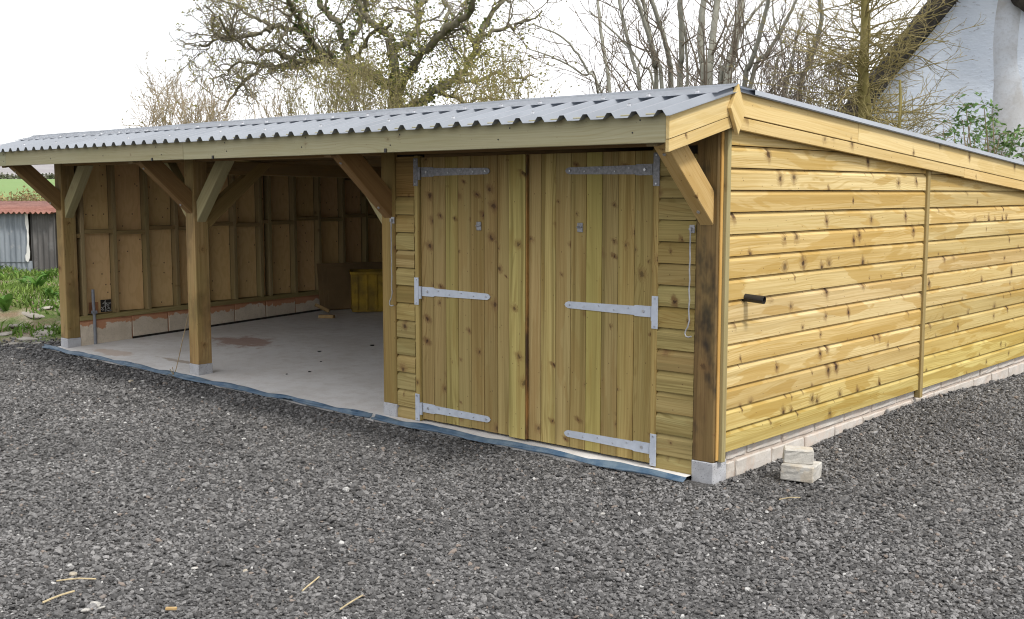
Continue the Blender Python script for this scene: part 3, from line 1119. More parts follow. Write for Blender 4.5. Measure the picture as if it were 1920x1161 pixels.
# ---- side plinth: two courses of blocks on a mortar core
bm = bmesh.new()
box_bm(bm, -0.10, -0.012, PW + 0.004, YB, -0.15, 0.155)
plinth = obj('side_plinth', bm_mesh('plinth_core', bm, M['mortar']), shed)
rr = random.Random(21)
for course, (z0, h, off) in enumerate(((-0.115, 0.195, 0.0), (0.096, 0.075, 0.2))):
    y = PW + 0.012 - off
    while y < YB - 0.05:
        L = 0.43 if not (course == 0 and y < 0.2) else 0.10
        a, b = max(y, PW + 0.012), min(y + L, YB)
        if b - a > 0.04:
            o = brick_block('block', (b - a - 0.004, 0.09, h), M['plinth'], plinth, 0.0028, 0.007, seed=rr.randint(0, 9999), cuts=3)
            o.rotation_euler = (0, 0, R(90))
            o.location = (-0.048 + rr.uniform(-0.003, 0.004), (a + b) / 2, z0 + rr.uniform(-0.003, 0.003))
        y += L + rr.uniform(0.009, 0.018)

# ---- front wall: cladding panels either side of the doors
for nm, xa, xb, seed in (('left', -2.767, -2.568, 11), ('right', -0.416, -PW - 0.003, 12)):
    bm = bmesh.new()
    box_bm(bm, xa, xb, 0.034, 0.12, 0.03, 1.975)
    pan = obj('front_panel', bm_mesh('front_sheathing', bm, M['black']), shed)
    rr = random.Random(seed)
    ks = [(-0.028 + 0.1305 * k, 0.1305) for k in range(15)]
    for k, (z0, w) in enumerate(ks):
        if nm == 'left' and k >= 13:
            continue
        L = xb - xa - 0.002
        bm = shiplap(L, w, None)
        if k == 0:
            bmesh.ops.bisect_plane(bm, geom=bm.verts[:] + bm.edges[:] + bm.faces[:], plane_co=(0, 0.033, 0), plane_no=(0, -1, 0), clear_outer=True)
            bmesh.ops.holes_fill(bm, edges=[e for e in bm.edges if e.is_boundary])
        t = rr.uniform(0.88, 1.08)
        o = obj('board', bm_mesh('shiplap', bm, M['door_wood']), pan, color=(t, t * rr.uniform(0.95, 1.02), t * rr.uniform(0.9, 1.05)))
        frame(o, (xa + 0.001, 0.033, z0), (1, 0, 0), (0, 0, 1))
    if nm == 'left':
        beam('board', (xa + 0.001, 0.024, 1.815), (xb - 0.001, 0.024, 1.815), 0.29, 0.018, (0, 0, 1), M['door_wood'], pan, (0.72, 0.6, 0.5), 0.002)
# door frame stiles
for xa in (-2.540, -0.438):
    beam('door_frame', (xa, 0.032, 0.015), (xa, 0.032, 1.965), 0.044, 0.05, (1, 0, 0), M['door_wood'], shed, (0.98, 0.92, 0.82), 0.003)

# ---- double doors
def make_door(x0, x1, edges, seed, proud_last):
    bm = bmesh.new()
    box_bm(bm, x0 + 0.02, x1 - 0.02, 0.040, 0.07, 0.03, 1.94)
    d = obj('door', bm_mesh('door_ledges', bm, M['black']), shed)
    rr = random.Random(seed)
    for i in range(len(edges) - 1):
        a, b = edges[i] + 0.0017, edges[i + 1] - 0.0017
        y = 0.025
        if proud_last and i == len(edges) - 2:
            y = 0.0
        t = rr.uniform(0.86, 1.16)
        g = rr.uniform(0.95, 1.05)
        o = beam('board', ((a + b) / 2, y + 0.0125, 0.030 + rr.uniform(-0.002, 0.003)), ((a + b) / 2, y + 0.0125, 1.952), b - a, 0.024, (1, 0, 0),
                 M['door_wood'], d, (t, t * g, t * rr.uniform(0.85, 1.05)), 0.002)
    return d


eL = [-2.512 + 0.1265 * k for k in range(9)]
eL[-1] = -1.478
eR = [-1.476, -1.362] + [-1.235 + 0.1263 * k for k in range(7)]
eR[-1] = -0.464
doorL = make_door(-2.512, -1.478, eL, 31, True)
doorR = make_door(-1.474, -0.464, eR, 37, False)
# orange-brown edge of the overlapping cover board
beam('cover_strip', (-1.4705, 0.0125, 0.034), (-1.4705, 0.0125, 1.948), 0.0115, 0.022, (1, 0, 0), M['brown_wood'], doorL, (1.7, 1.35, 1.0), 0.002)


def hinge(door, xh, sgn, z, mat):
    """T hinge: xh = knuckle, sgn = direction of the strap; plate on the frame"""
    bm = bmesh.new()
    y = 0.0245
    if True:
        # strap, tapered with a pointed end
        L = 0.70
        pts = [(0.02, -0.034), (0.135, -0.034), (0.15, -0.028), (L - 0.03, -0.022), (L - 0.01, -0.014), (L, 0.0), (L - 0.01, 0.014), (L - 0.03, 0.022),
               (0.15, 0.028), (0.135, 0.034), (0.02, 0.034)]
        lo = [bm.verts.new((xh + sgn * u, y, z + w)) for u, w in pts]
        hi = [bm.verts.new((xh + sgn * u, y - 0.006, z + w)) for u, w in pts]
        bm.faces.new(lo)
        bm.faces.new(hi)
        for i in range(len(pts)):
            j = (i + 1) % len(pts)
            bm.faces.new((lo[i], lo[j], hi[j], hi[i]))
        # knuckle and upright plate
        cyl_bm(bm, (xh, y - 0.008, z - 0.055), (xh, y - 0.008, z + 0.036), 0.014, n=10)
        x2 = xh - sgn * 0.022
        box_bm(bm, min(x2 - 0.022, x2 + 0.022), max(x2 - 0.022, x2 + 0.022), -0.001, 0.006, z - 0.1, z + 0.1, 0.001)
        for u, w, r in ((0.075, 0.0, 0.011), (0.19, 0.012, 0.005), (0.30, -0.008, 0.005), (0.42, 0.009, 0.005), (0.54, -0.004, 0.005), (0.66, 0.0, 0.007)):
            cyl_bm(bm, (xh + sgn * u, y - 0.0055, z + w), (xh + sgn * u, y - 0.012, z + w), r, r * 0.8, n=8, mi=1)
        for w in (-0.085, 0.085):
            cyl_bm(bm, (x2, -0.001, z + w), (x2, -0.005, z + w), 0.006, n=8, mi=1)
    o = obj('hinge', bm_mesh('hinge', bm, mat, M['bolt_metal']), door)
    return o


for z, mt in ((1.846, M['dull_metal']), (0.980, M['hinge_metal']), (0.117, M['hinge_metal'])):
    hinge(doorL, -2.518, 1, z, mt)
for z, mt in ((1.838, M['dull_metal']), (0.974, M['hinge_metal']), (0.122, M['hinge_metal'])):
    hinge(doorR, -0.452, -1, z, mt)
for d, x, z in ((doorL, -1.925, 1.468), (doorR, -1.029, 1.477)):
    bm = bmesh.new()
    box_bm(bm, x - 0.022, x + 0.022, 0.0185, 0.0245, z - 0.03, z + 0.03, 0.002)
    cyl_bm(bm, (x - 0.016, 0.012, z + 0.002), (x + 0.016, 0.012, z + 0.002), 0.005, n=8)
    for s in (-1, 1):
        cyl_bm(bm, (x + s * 0.016, 0.02, z + 0.002), (x + s * 0.016, 0.008, z + 0.002), 0.005, n=8)
    obj('staple', bm_mesh('staple', bm, M['dull_metal']), d)


# hold-back hooks either side
def tube_path(bm, pts, r, n=8, mi=0):
    pts = [Vector(p) for p in pts]
    rings = []
    for i, p in enumerate(pts):
        t = (pts[min(i + 1, len(pts) - 1)] - pts[max(i - 1, 0)]).normalized()
        a = t.orthogonal().normalized() if not rings else (ref - t * ref.dot(t)).normalized()
        ref = a
        b = t.cross(a)
        rings.append([bm.verts.new(p + (a * math.cos(2 * math.pi * k / n) + b * math.sin(2 * math.pi * k / n)) * r) for k in range(n)])
    for r0, r1 in zip(rings[:-1], rings[1:]):
        for k in range(n):
            f = bm.faces.new((r0[k], r0[(k + 1) % n], r1[(k + 1) % n], r1[k]))
            f.material_index = mi
    bm.faces.new(rings[0][::-1])
    bm.faces.new(rings[-1])


for x, zt, dx in ((-2.785, 1.495, -1), (-0.168, 1.487, -1)):
    bm = bmesh.new()
    y = -0.006 if x < -1 else -0.01
    zb = zt - 0.63
    box_bm(bm, x - 0.014, x + 0.02, y - 0.003, y + 0.003, zt - 0.024, zt + 0.024, 0.001)
    cyl_bm(bm, (x, y, zt), (x, y - 0.02, zt), 0.009, n=10)
    path = [(x, y - 0.014, zt)]
    path += [(x + 0.003 * math.sin(3 * k), y - 0.014, zt - 0.06 * k) for k in range(1, 10)]
    path += [(x - 0.006, y - 0.016, zb + 0.05), (x - 0.018, y - 0.018, zb + 0.03), (x - 0.022, y - 0.02, zb + 0.01), (x - 0.014, y - 0.02, zb - 0.006), (x + 0.004, y - 0.02, zb - 0.008), (x + 0.022, y - 0.02, zb - 0.002)]
    tube_path(bm, path, 0.0045, 8)
    if x < -1:
        # small bracket back to the post face
        box_bm(bm, x - 0.03, x - 0.012, y - 0.002, 0.03, zt - 0.012, zt + 0.012)
    obj('door_hook', bm_mesh('door_hook', bm, M['hook_metal']), shed)

# ---- left end wall seen from inside
XI = XL + 0.146           # inner face of studs
wall_rise = 0.022
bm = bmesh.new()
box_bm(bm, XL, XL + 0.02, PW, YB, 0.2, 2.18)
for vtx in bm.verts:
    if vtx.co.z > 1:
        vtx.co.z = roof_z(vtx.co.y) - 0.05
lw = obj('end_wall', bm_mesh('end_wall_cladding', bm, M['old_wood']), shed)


def sole_z(y):
    return 0.375 + wall_rise * y


studs = [0.215, 0.585, 0.975, 1.345, 1.74, 2.125, 2.50, 2.63, 3.01, 3.395, 3.79, 4.18, 4.57, 4.96, 5.35, 5.74]
for y in studs:
    beam('stud', (XI - 0.045, y, sole_z(y)), (XI - 0.045, y, roof_z(y) - 0.06), 0.045, 0.088, (0, 1, 0), M['stud_wood'], lw, (1, 1, 1), 0.003)
beam('sole_plate', (XI - 0.045, PW, sole_z(PW) - 0.025), (XI - 0.045, YB, sole_z(YB) - 0.025), 0.05, 0.092, (0, 0, 1), M['stud_wood'], lw, (0.9, 0.95, 0.85))
beam('top_plate', (XI - 0.045, PW, roof_z(PW) - 0.09), (XI - 0.045, YB, roof_z(YB) - 0.09), 0.05, 0.09, (0, 0, 1), M['old_wood'], lw)
rr = random.Random(5)
prev = PW + 0.0
for i, y in enumerate(studs + [YB]):
    a, b = prev, y - 0.0225
    prev = y + 0.0225
    if b - a < 0.03:
        continue
    zn = 1.245 + 0.032 * y + (0.018 if i % 2 else -0.012)
    beam('noggin', (XI - 0.045, a + 0.001, zn), (XI - 0.045, b - 0.001, zn), 0.045, 0.086, (0, 0, 1), M['stud_wood'], lw, (0.9, 0.85, 0.75), 0.002)
    for (z0, z1, tone) in ((sole_z(y), zn - 0.023, 1.0), (zn + 0.023, roof_z(y) - 0.1, 0.93)):
        t = rr.uniform(0.92, 1.05) * tone
        o = obj('plywood_panel', beam_mesh(z1 - z0, b - a, 0.012, M['ply'], 0.0), lw, color=(t, t * rr.uniform(0.94, 1.0), t * rr.uniform(0.9, 1.0)))
        frame(o, (XL + 0.045, (a + b) / 2, z0), (0, 0, 1), (0, 1, 0))
# vent opening low in the wall with debris behind, and a patch beside it
bm = bmesh.new()
box_bm(bm, XL + 0.052, XL + 0.058, 0.435, 0.555, 0.395, 0.53, 0.0)
vent = obj('vent_opening', bm_mesh('vent', bm, M['black']), lw)
bm = bmesh.new()
rr = random.Random(77)
for k in range(16):
    y, z = rr.uniform(0.445, 0.545), rr.uniform(0.405, 0.52)
    cyl_bm(bm, (XL + 0.06, y - rr.uniform(0.008, 0.02), z - rr.uniform(-0.02, 0.02)), (XL + 0.062, y + rr.uniform(0.008, 0.02), z + rr.uniform(-0.02, 0.02)), rr.uniform(0.002, 0.005), n=4)
cyl_bm(bm, (XL + 0.061, 0.49, 0.397), (XL + 0.061, 0.487, 0.528), 0.004, n=4)
obj('vent_twigs', bm_mesh('vent_twigs', bm, M['chip_stone']), lw, kind='stuff')
bm = bmesh.new()
box_bm(bm, XL + 0.052, XL + 0.06, 0.30, 0.405, 0.395, 0.51, 0.0)
obj('wall_patch', bm_mesh('patch', bm, M['in_mortar']), lw)
# grey conduit clipped to the wall
bm = bmesh.new()
tube_path(bm, [(XI + 0.012, 0.305, 0.06), (XI + 0.012, 0.305, 0.36), (XI + 0.010, 0.300, 0.5), (XI + 0.008, 0.30, 0.66)], 0.017, 10)
box_bm(bm, XI - 0.01, XI + 0.032, 0.28, 0.33, 0.40, 0.43)
obj('conduit', bm_mesh('conduit', bm, M['grey_plastic']), lw)
# block plinth inside
bm = bmesh.new()
v0 = [(PW, -0.1), (YB, -0.1), (YB, sole_z(YB) - 0.052), (PW, sole_z(PW) - 0.052)]
vv = [bm.verts.new((XL, y, z)) for y, z in v0] + [bm.verts.new((XI - 0.012, y, z)) for y, z in v0]
for q in ((0, 1, 2, 3), (7, 6, 5, 4), (0, 4, 5, 1), (1, 5, 6, 2), (2, 6, 7, 3), (3, 7, 4, 0)):
    bm.faces.new([vv[i] for i in q])
ip = obj('end_plinth', bm_mesh('inner_plinth', bm, M['in_mortar']), shed)
y = PW + 0.005
while y < YB - 0.1:
    L = 0.15 if y < 0.2 else 0.435
    b = min(y + L, YB)
    zt = sole_z((y + b) / 2) - 0.066
    o = brick_block('block', (b - y, 0.1, zt + 0.08), M['in_block'], ip, 0.002, 0.006, seed=int(y * 1000), cuts=2)
    o.rotation_euler = (0, 0, R(90))
    o.location = (XI - 0.051, (y + b) / 2, -0.08)
    y = b + 0.012
bm = bmesh.new()
v0 = []
for yy in np.linspace(0.75, YB, 10):
    zz = float(slab_z(XI, yy))
    v0.append([bm.verts.new(p_) for p_ in ((XI + 0.001, yy, zz), (XI + 0.012, yy, zz), (XI + 0.012, yy, zz + 0.022), (XI + 0.001, yy, zz + 0.022))])
for r0, r1 in zip(v0[:-1], v0[1:]):
    for q_ in range(4):
        bm.faces.new((r0[q_], r0[(q_ + 1) % 4], r1[(q_ + 1) % 4], r1[q_]))
obj('damp_strip', bm_mesh('damp_strip', bm, M['black']), shed)
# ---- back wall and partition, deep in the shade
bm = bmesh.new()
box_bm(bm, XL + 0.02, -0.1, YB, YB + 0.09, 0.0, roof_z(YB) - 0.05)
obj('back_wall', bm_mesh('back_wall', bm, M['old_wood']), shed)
bm = bmesh.new()
box_bm(bm, -2.80, -2.76, PW, YB, 0.0, 1.85)
obj('partition', bm_mesh('partition', bm, M['old_wood']), shed)

# ================================================================== loose things in the shed
# brown boards leaning against the end wall
bs = empty('board_stack', (-7.72, 3.72, float(slab_z(-7.7, 3.7))), 0)
tag(bs, 'stack of dark brown boards leaning on the end wall inside the shed', 'boards')
for k in range(3):
    o = obj('board', beam_mesh(0.98 - 0.05 * k, 0.60 - 0.03 * k, 0.018, M['board_brown'], 0.002), bs)
    frame(o, (-0.19 + 0.028 * k, -0.40 + 0.05 * k, 0.30 - 0.012 * k), (0.34, 0.92, 0.0), (-0.18, 0.06, 0.97))
# yellow crate behind them
def crate(loc, rz):
    e = empty('plastic_crate', loc, rz)
    tag(e, 'yellow plastic crate standing in shade behind the door post', 'crate')
    bm = bmesh.new()
    a, b, h, t = 0.30, 0.22, 0.50, 0.015
    box_bm(bm, -a, a, -b, b, 0, t)
    for s in (-1, 1):
        box_bm(bm, -a, a, s * b - t / 2, s * b + t / 2, 0.001, h)
        box_bm(bm, s * a - t / 2, s * a + t / 2, -b + t, b - t, 0.001, h)
    obj('body', bm_mesh('crate_body', bm, M['yellow_plastic']), e)
    bm = bmesh.new()
    for s in (-1, 1):
        box_bm(bm, -a - 0.02, a + 0.02, s * (b + 0.012) - 0.012, s * (b + 0.012) + 0.012, h - 0.03, h + 0.006, 0.004)
        box_bm(bm, s * (a + 0.012) - 0.012, s * (a + 0.012) + 0.012, -b, b, h - 0.03, h + 0.006, 0.004)
    obj('rim', bm_mesh('crate_rim', bm, M['yellow_plastic']), e)
    for k in range(5):
        bm = bmesh.new()
        x = -0.24 + 0.12 * k
        box_bm(bm, x - 0.012, x + 0.012, -b - 0.02, -b - 0.0075, 0.02, h - 0.03, 0.003)
        obj('rib', bm_mesh('crate_rib', bm, M['yellow_plastic']), e)
crate((-7.36, 3.80, float(slab_z(-7.2, 4.0))), R(52))
# sawn offcuts by the boards
for k, (p, rz, lab) in enumerate(((at(592, 585, 13.75), 70, 'upper pale sawn timber offcut propped against brown boards'), (at(598, 597, 13.6), 35, 'lower pale sawn timber offcut lying at the foot of brown boards'))):
    o = obj('timber_offcut', beam_mesh(0.19, 0.06, 0.04, M['cut_wood'], 0.003))
    zz = float(slab_z(p.x, p.y))
    o.location = (p.x, p.y, zz + (0.15 if k == 0 else 0.026))
    o.rotation_euler = (0, R(28 if k == 0 else 0), R(rz))
    tag(o, lab, 'offcut')
# dark scraps on the floor
for k, (px, py, s) in enumerate(((597, 667, 0.02), (697, 659, 0.024), (578, 699, 0.018), (535, 702, 0.012), (600, 683, 0.012))):
    d = (1.70 - 0.06) * 2097 / (py - 361)
    p = at(px, py, d)
    bm = bmesh.new()
    bmesh.ops.create_icosphere(bm, subdivisions=1, radius=s)
    rr = random.Random(k)
    for v in bm.verts:
        v.co = Vector((v.co.x * rr.uniform(0.7, 1.3), v.co.y * rr.uniform(0.7, 1.2), v.co.z * 0.4 * rr.uniform(0.6, 1.2)))
    o = obj('floor_scrap', bm_mesh('scrap', bm, M['black']))
    o.location = (p.x, p.y, float(slab_z(p.x, p.y)) + s * 0.3)
    tag(o, ('dark scrap in the middle of the concrete floor, second nearest the boards', 'dark scrap on the concrete floor closest to the door post',
            'flat dark scrap on the concrete floor nearest the front edge', 'tiny dark scrap on the floor between middle post and stain',
            'tiny dark scrap in the middle of the floor below another scrap')[k], 'scrap')


# ---- blue membrane along the slab edge
def ribbon(name, xa, xb, y0, width, seed, lift=0.0):
    rr = random.Random(seed)
    n = int((xb - xa) / 0.06)
    v, f = [], []
    ph = [rr.uniform(0, 6) for _ in range(6)]
    for i in range(n + 1):
        x = xa + (xb - xa) * i / n
        w = width * (0.8 + 0.25 * math.sin(2.3 * x + ph[0]) + 0.15 * math.sin(6.1 * x + ph[1]) + 0.1 * rr.uniform(-1, 1))
        e = min(1, 6 * i / n, 6 * (n - i) / n)
        w *= 0.6 + 0.4 * e
        zs = float(slab_z(x, 0))
        zc = float(gh(x, -0.2))
        for j, t in enumerate((0, 0.18, 0.4, 0.62, 0.82, 1.0)):
            y = y0 - w * t + 0.006 * math.sin(11 * x + j + ph[2])
            hump = (0.010, 0.016, 0.006, 0.004, 0.012, 0.0)[j]
            z = zs * (1 - t) + (zc + 0.014) * t + hump * (0.6 + 0.7 * math.sin(7.3 * x + 1.7 * j + ph[3])) + 0.007 + lift
            v.append((x, y, z))
    for i in range(n):
        for j in range(5):
            a = i * 6 + j
            f.append((a, a + 1, a + 7, a + 6))
    o = obj(name, mesh('membrane', v, f, M['membrane'], True))
    md = o.modifiers.new('thick', 'SOLIDIFY')
    md.thickness = 0.003
    return o


tag(ribbon('membrane_strip', -8.28, -2.93, -0.100, 0.050, 3), 'blue plastic membrane edge along the front of the open bays', 'membrane')
tag(ribbon('membrane_strip', -2.90, -0.12, -0.098, 0.055, 8), 'blue plastic membrane edge along the foot of the double doors', 'membrane')

# ---- two loose concrete bricks by the corner
b1 = brick_block('concrete_brick', (0.195, 0.20, 0.095), M['loose_block'], None, 0.0022, 0.006, seed=2, cuts=4)
b1.location = (0.345, 0.43, float(gh(0.345, 0.43)) + 0.012)
b1.rotation_euler = (R(-1), R(1), R(12))
tag(b1, 'lower pale concrete brick lying on the gravel by the shed corner', 'brick')
b2 = brick_block('concrete_brick', (0.172, 0.10, 0.085), M['loose_block'], None, 0.0022, 0.006, seed=9, cuts=4)
b2.location = (0.325, 0.425, float(gh(0.345, 0.43)) + 0.109)
b2.rotation_euler = (R(2), R(2), R(33))
tag(b2, 'upper pale concrete brick balanced on top of another brick', 'brick')


# ================================================================== gravel
def build_gravel():
    tot = 440000
    d = np.sqrt(NR.uniform(3.5 ** 2, 16.0 ** 2, tot * 3))
    u = NR.uniform(-1, 1, len(d)) * (0.5 * d + 1.0)
    x = CAM.x + AX.x * d + RX.x * u
    y = CAM.y + AX.y * d + RX.y * u
    # density per square metre, thinner far away
    dens = np.interp(d, [3, 5.5, 8, 11, 14, 17], [6000, 5600, 4100, 2100, 1300, 950])
    area = (0.5 * (16 ** 2 - 3.5 ** 2) + 2 * 1.0 * 12.5)
    base = len(d) / area
    keep = NR.random(len(d)) < dens / base
    inside = (x > -8.2) & (x < 0.012) & (y > -0.115)
    inside |= (x > -8.25) & (x < -0.2) & (y > -0.15) & (NR.random(len(d)) < 0.6)
    bricks = (np.abs(x - 0.345) < 0.09) & (np.abs(y - 0.43) < 0.09)
    soft = x - 0.75 * y + NR.normal(0, 0.35, len(d))
    left = (x < -8.05) & (soft < -8.9)
    keep &= ~inside & ~left & ~bricks & (y < 8.0)
    x, y, d = x[keep], y[keep], d[keep]
    n = len(x)
    s = np.clip(NR.lognormal(math.log(0.0072), 0.33, n), 0.005, 0.024)
    s *= np.interp(d, [3, 8, 12, 17], [1.0, 1.06, 1.25, 1.45])
    z = gh(x, y) + s * NR.uniform(-0.1, 0.9, n)
    # little heap of stones up against the plinth and slab
    rot = np.stack([NR.uniform(-0.6, 0.6, n), NR.uniform(-0.6, 0.6, n), NR.uniform(0, 6.28, n)], 1)
    me = bpy.data.meshes.new('gravel_points')
    me.vertices.add(n)
    me.vertices.foreach_set('co', np.stack([x, y, z], 1).astype(np.float32).ravel())
    a = me.attributes.new('rot', 'FLOAT_VECTOR', 'POINT')
    a.data.foreach_set('vector', rot.astype(np.float32).ravel())
    a = me.attributes.new('scl', 'FLOAT', 'POINT')
    a.data.foreach_set('value', s.astype(np.float32))
    a = me.attributes.new('pick', 'INT', 'POINT')
    a.data.foreach_set('value', NR.integers(0, 6, n).astype(np.int32))
    o = obj('gravel', me, kind='stuff')
    tag(o, 'dark grey gravel spread over the yard', 'gravel')
    ng = bpy.data.node_groups.new('gravel_scatter', 'GeometryNodeTree')
    ng.interface.new_socket('Geometry', in_out='INPUT', socket_type='NodeSocketGeometry')
    ng.interface.new_socket('Geometry', in_out='OUTPUT', socket_type='NodeSocketGeometry')
    N = ng.nodes.new
    gi, go = N('NodeGroupInput'), N('NodeGroupOutput')
    join = N('GeometryNodeGeometryToInstance')
    for k in range(6):
        ico = N('GeometryNodeMeshIcoSphere')
        ico.inputs['Radius'].default_value = 1.0
        ico.inputs['Subdivisions'].default_value = 2 if k < 3 else 1
        sp = N('GeometryNodeSetPosition')
        nz = N('ShaderNodeTexNoise')
        nz.noise_dimensions = '4D'
        nz.inputs['W'].default_value = 3.1 * k
        nz.inputs['Scale'].default_value = 0.9
        nz.inputs['Detail'].default_value = 1.0
        sub = N('ShaderNodeVectorMath')
        sub.operation = 'SUBTRACT'
        sub.inputs[1].default_value = (0.5, 0.5, 0.5)
        scl = N('ShaderNodeVectorMath')
        scl.operation = 'SCALE'
        scl.inputs['Scale'].default_value = 1.7
        ng.links.new(nz.outputs['Color'], sub.inputs[0])
        ng.links.new(sub.outputs[0], scl.inputs[0])
        ng.links.new(scl.outputs[0], sp.inputs['Offset'])
        ng.links.new(ico.outputs['Mesh'], sp.inputs['Geometry'])
        tr = N('GeometryNodeTransform')
        tr.inputs['Scale'].default_value = ((1.25, 0.9, 0.62), (1.0, 1.0, 0.7), (1.35, 0.75, 0.55), (1.1, 0.9, 0.5), (0.9, 0.8, 0.75), (1.3, 1.0, 0.5))[k]
        ng.links.new(sp.outputs['Geometry'], tr.inputs['Geometry'])
        sm = N('GeometryNodeSetMaterial')
        sm.inputs['Material'].default_value = M['stone']
        ng.links.new(tr.outputs['Geometry'], sm.inputs['Geometry'])
        ng.links.new(sm.outputs['Geometry'], join.inputs['Geometry'])
    iop = N('GeometryNodeInstanceOnPoints')
    iop.inputs['Pick Instance'].default_value = True
    ra, sa, pa = N('GeometryNodeInputNamedAttribute'), N('GeometryNodeInputNamedAttribute'), N('GeometryNodeInputNamedAttribute')
    ra.data_type = 'FLOAT_VECTOR'
    ra.inputs['Name'].default_value = 'rot'
    sa.data_type = 'FLOAT'
    sa.inputs['Name'].default_value = 'scl'
    pa.data_type = 'INT'
    pa.inputs['Name'].default_value = 'pick'
    ng.links.new(gi.outputs[0], iop.inputs['Points'])
    ng.links.new(join.outputs['Instances'], iop.inputs['Instance'])
    ng.links.new(pa.outputs['Attribute'], iop.inputs['Instance Index'])
    ng.links.new(ra.outputs['Attribute'], iop.inputs['Rotation'])
    ng.links.new(sa.outputs['Attribute'], iop.inputs['Scale'])
    ng.links.new(iop.outputs['Instances'], go.inputs[0])
    md = o.modifiers.new('scatter', 'NODES')
    md.node_group = ng
    return n


NG = build_gravel()
print('gravel stones', NG)


def on_ground(px, py, lift=0.0):
    z = 0.0
    for _ in range(4):
        d = (1.70 - z) * 1.0 / (-math.tan(math.atan((580.5 - py) / 2097) + PITCH))
        p = at(px, py, d)
        z = float(gh(p.x, p.y)) + 0.008
    p.z = z + lift
    return p


# pale stones lying on top of the gravel
for k, (px, py, s) in enumerate(((116, 1078, 0.024), (157, 1135, 0.025), (137, 1146, 0.024), (350, 1067, 0.015), (447, 1072, 0.012), (168, 1141, 0.013), (170, 888, 0.016), (1133, 965, 0.018), (240, 716, 0.03), (247, 730, 0.02))):
    p = on_ground(px, py, 0.003)
    bm = bmesh.new()
    bmesh.ops.create_icosphere(bm, subdivisions=2, radius=s)
    rr = random.Random(100 + k)
    f1 = (rr.uniform(0.8, 1.25), rr.uniform(0.65, 0.9), rr.uniform(0.35, 0.5))
    for v in bm.verts:
        q = 1 + 0.16 * math.sin(v.co.x * 3 / s + k) * math.cos(v.co.y * 2.5 / s) + rr.uniform(-0.05, 0.05)
        v.co = Vector((v.co.x * f1[0] * q, v.co.y * f1[1] * q, v.co.z * f1[2] * q))
    o = obj('pale_stone', bm_mesh('pale_stone', bm, M['chip_stone']), color=(1, 0.98, 0.95) if k % 4 else (0.95, 0.85, 0.7))
    o.location = p
    o.rotation_euler = (rr.uniform(-0.3, 0.3), rr.uniform(-0.3, 0.3), rr.uniform(0, 6))
    tag(o, 'small pale stone lying loose on the dark gravel', 'stone', 'pale stones among the dark gravel')
# straws
for k, (a, b, r, lab) in enumerate((((84, 1096), (160, 1093), 0.0035, 'long pale straw lying level on gravel at lower left'),
                                    ((55, 1137), (117, 1116), 0.0045, 'thick pale straw slanting upward on gravel at lower left corner'),
                                    ((556, 1115), (589, 1089), 0.0035, 'pale straw slanting on gravel left of the bottom centre'),
                                    ((628, 1150), (672, 1124), 0.0035, 'pale straw slanting on gravel at the bottom centre'),
                                    ((1470, 942), (1510, 939), 0.003, 'thin pale straw on gravel below the loose bricks'))):
    p, q = on_ground(*a, 0.016), on_ground(*b, 0.018)
    m = (p + q) / 2 + Vector((0.004, 0.006, 0.006))
    bm = bmesh.new()
    tube_path(bm, [p, p.lerp(m, 0.5) + Vector((0, 0, 0.001)), m, m.lerp(q, 0.5), q], r, 6)
    o = obj('straw', bm_mesh('straw', bm, M['straw']))
    tag(o, lab, 'straw')
p = on_ground(292, 1150, 0.02)
o = obj('wood_chip', beam_mesh(0.045, 0.016, 0.01, M['cut_wood'], 0.001))
o.location = p
o.rotation_euler = (0, 0, HEAD)
tag(o, 'small pinkish wood chip on the gravel at the bottom left', 'wood chip')
# dry stalk leaning by the middle post
p = on_ground(322, 708, 0.0)
bm = bmesh.new()
q1, q2 = at(340, 640, 10.55), at(357, 575, 10.75)
tube_path(bm, [p, p.lerp(q1, 0.5) + Vector((0.01, 0, 0.01)), q1, q1.lerp(q2, 0.5) + Vector((0.006, 0, 0.01)), q2], 0.0045, 6)
for k in range(5):
    e = p + Vector((rng.uniform(-0.09, 0.09), rng.uniform(-0.07, 0.03), rng.uniform(0.03, 0.12)))
    tube_path(bm, [p, p.lerp(e, 0.5) + Vector((0, 0, 0.01)), e], 0.003, 5)
o = obj('dry_stalk', bm_mesh('dry_stalk', bm, M['straw']), color=(0.75, 0.72, 0.7))
tag(o, 'thin dry stalk leaning up beside the middle post', 'stalk')


# ================================================================== vegetation tools
class Tubes:
    def __init__(s):
        s.v, s.q, s.n = [], [], 0

    def add(s, pts, rad, sides=3):
        pts = np.asarray(pts, dtype=float)
        rad = np.asarray(rad, dtype=float)
        t = np.gradient(pts, axis=0)
        t /= np.linalg.norm(t, axis=1)[:, None] + 1e-9
        ref = np.array([0.31, 0.77, 0.55])
        a = np.cross(t, ref)
        a /= np.linalg.norm(a, axis=1)[:, None] + 1e-9
        b = np.cross(t, a)
        ang = np.arange(sides) * 2 * np.pi / sides
        ring = pts[:, None, :] + rad[:, None, None] * (a[:, None, :] * np.cos(ang)[None, :, None] + b[:, None, :] * np.sin(ang)[None, :, None])
        m = len(pts)
        s.v.append(ring.reshape(-1, 3))
        i, k = np.meshgrid(np.arange(m - 1), np.arange(sides), indexing='ij')
        k2 = (k + 1) % sides
        q = np.stack([i * sides + k, i * sides + k2, (i + 1) * sides + k2, (i + 1) * sides + k], -1).reshape(-1, 4) + s.n
        s.q.append(q)
        s.n += m * sides

    def build(s, name, mat, parent, smooth=True):
        me = np_mesh(name, np.concatenate(s.v), quads=np.concatenate(s.q), mat=mat, smooth=smooth)
        return obj(name, me, parent)


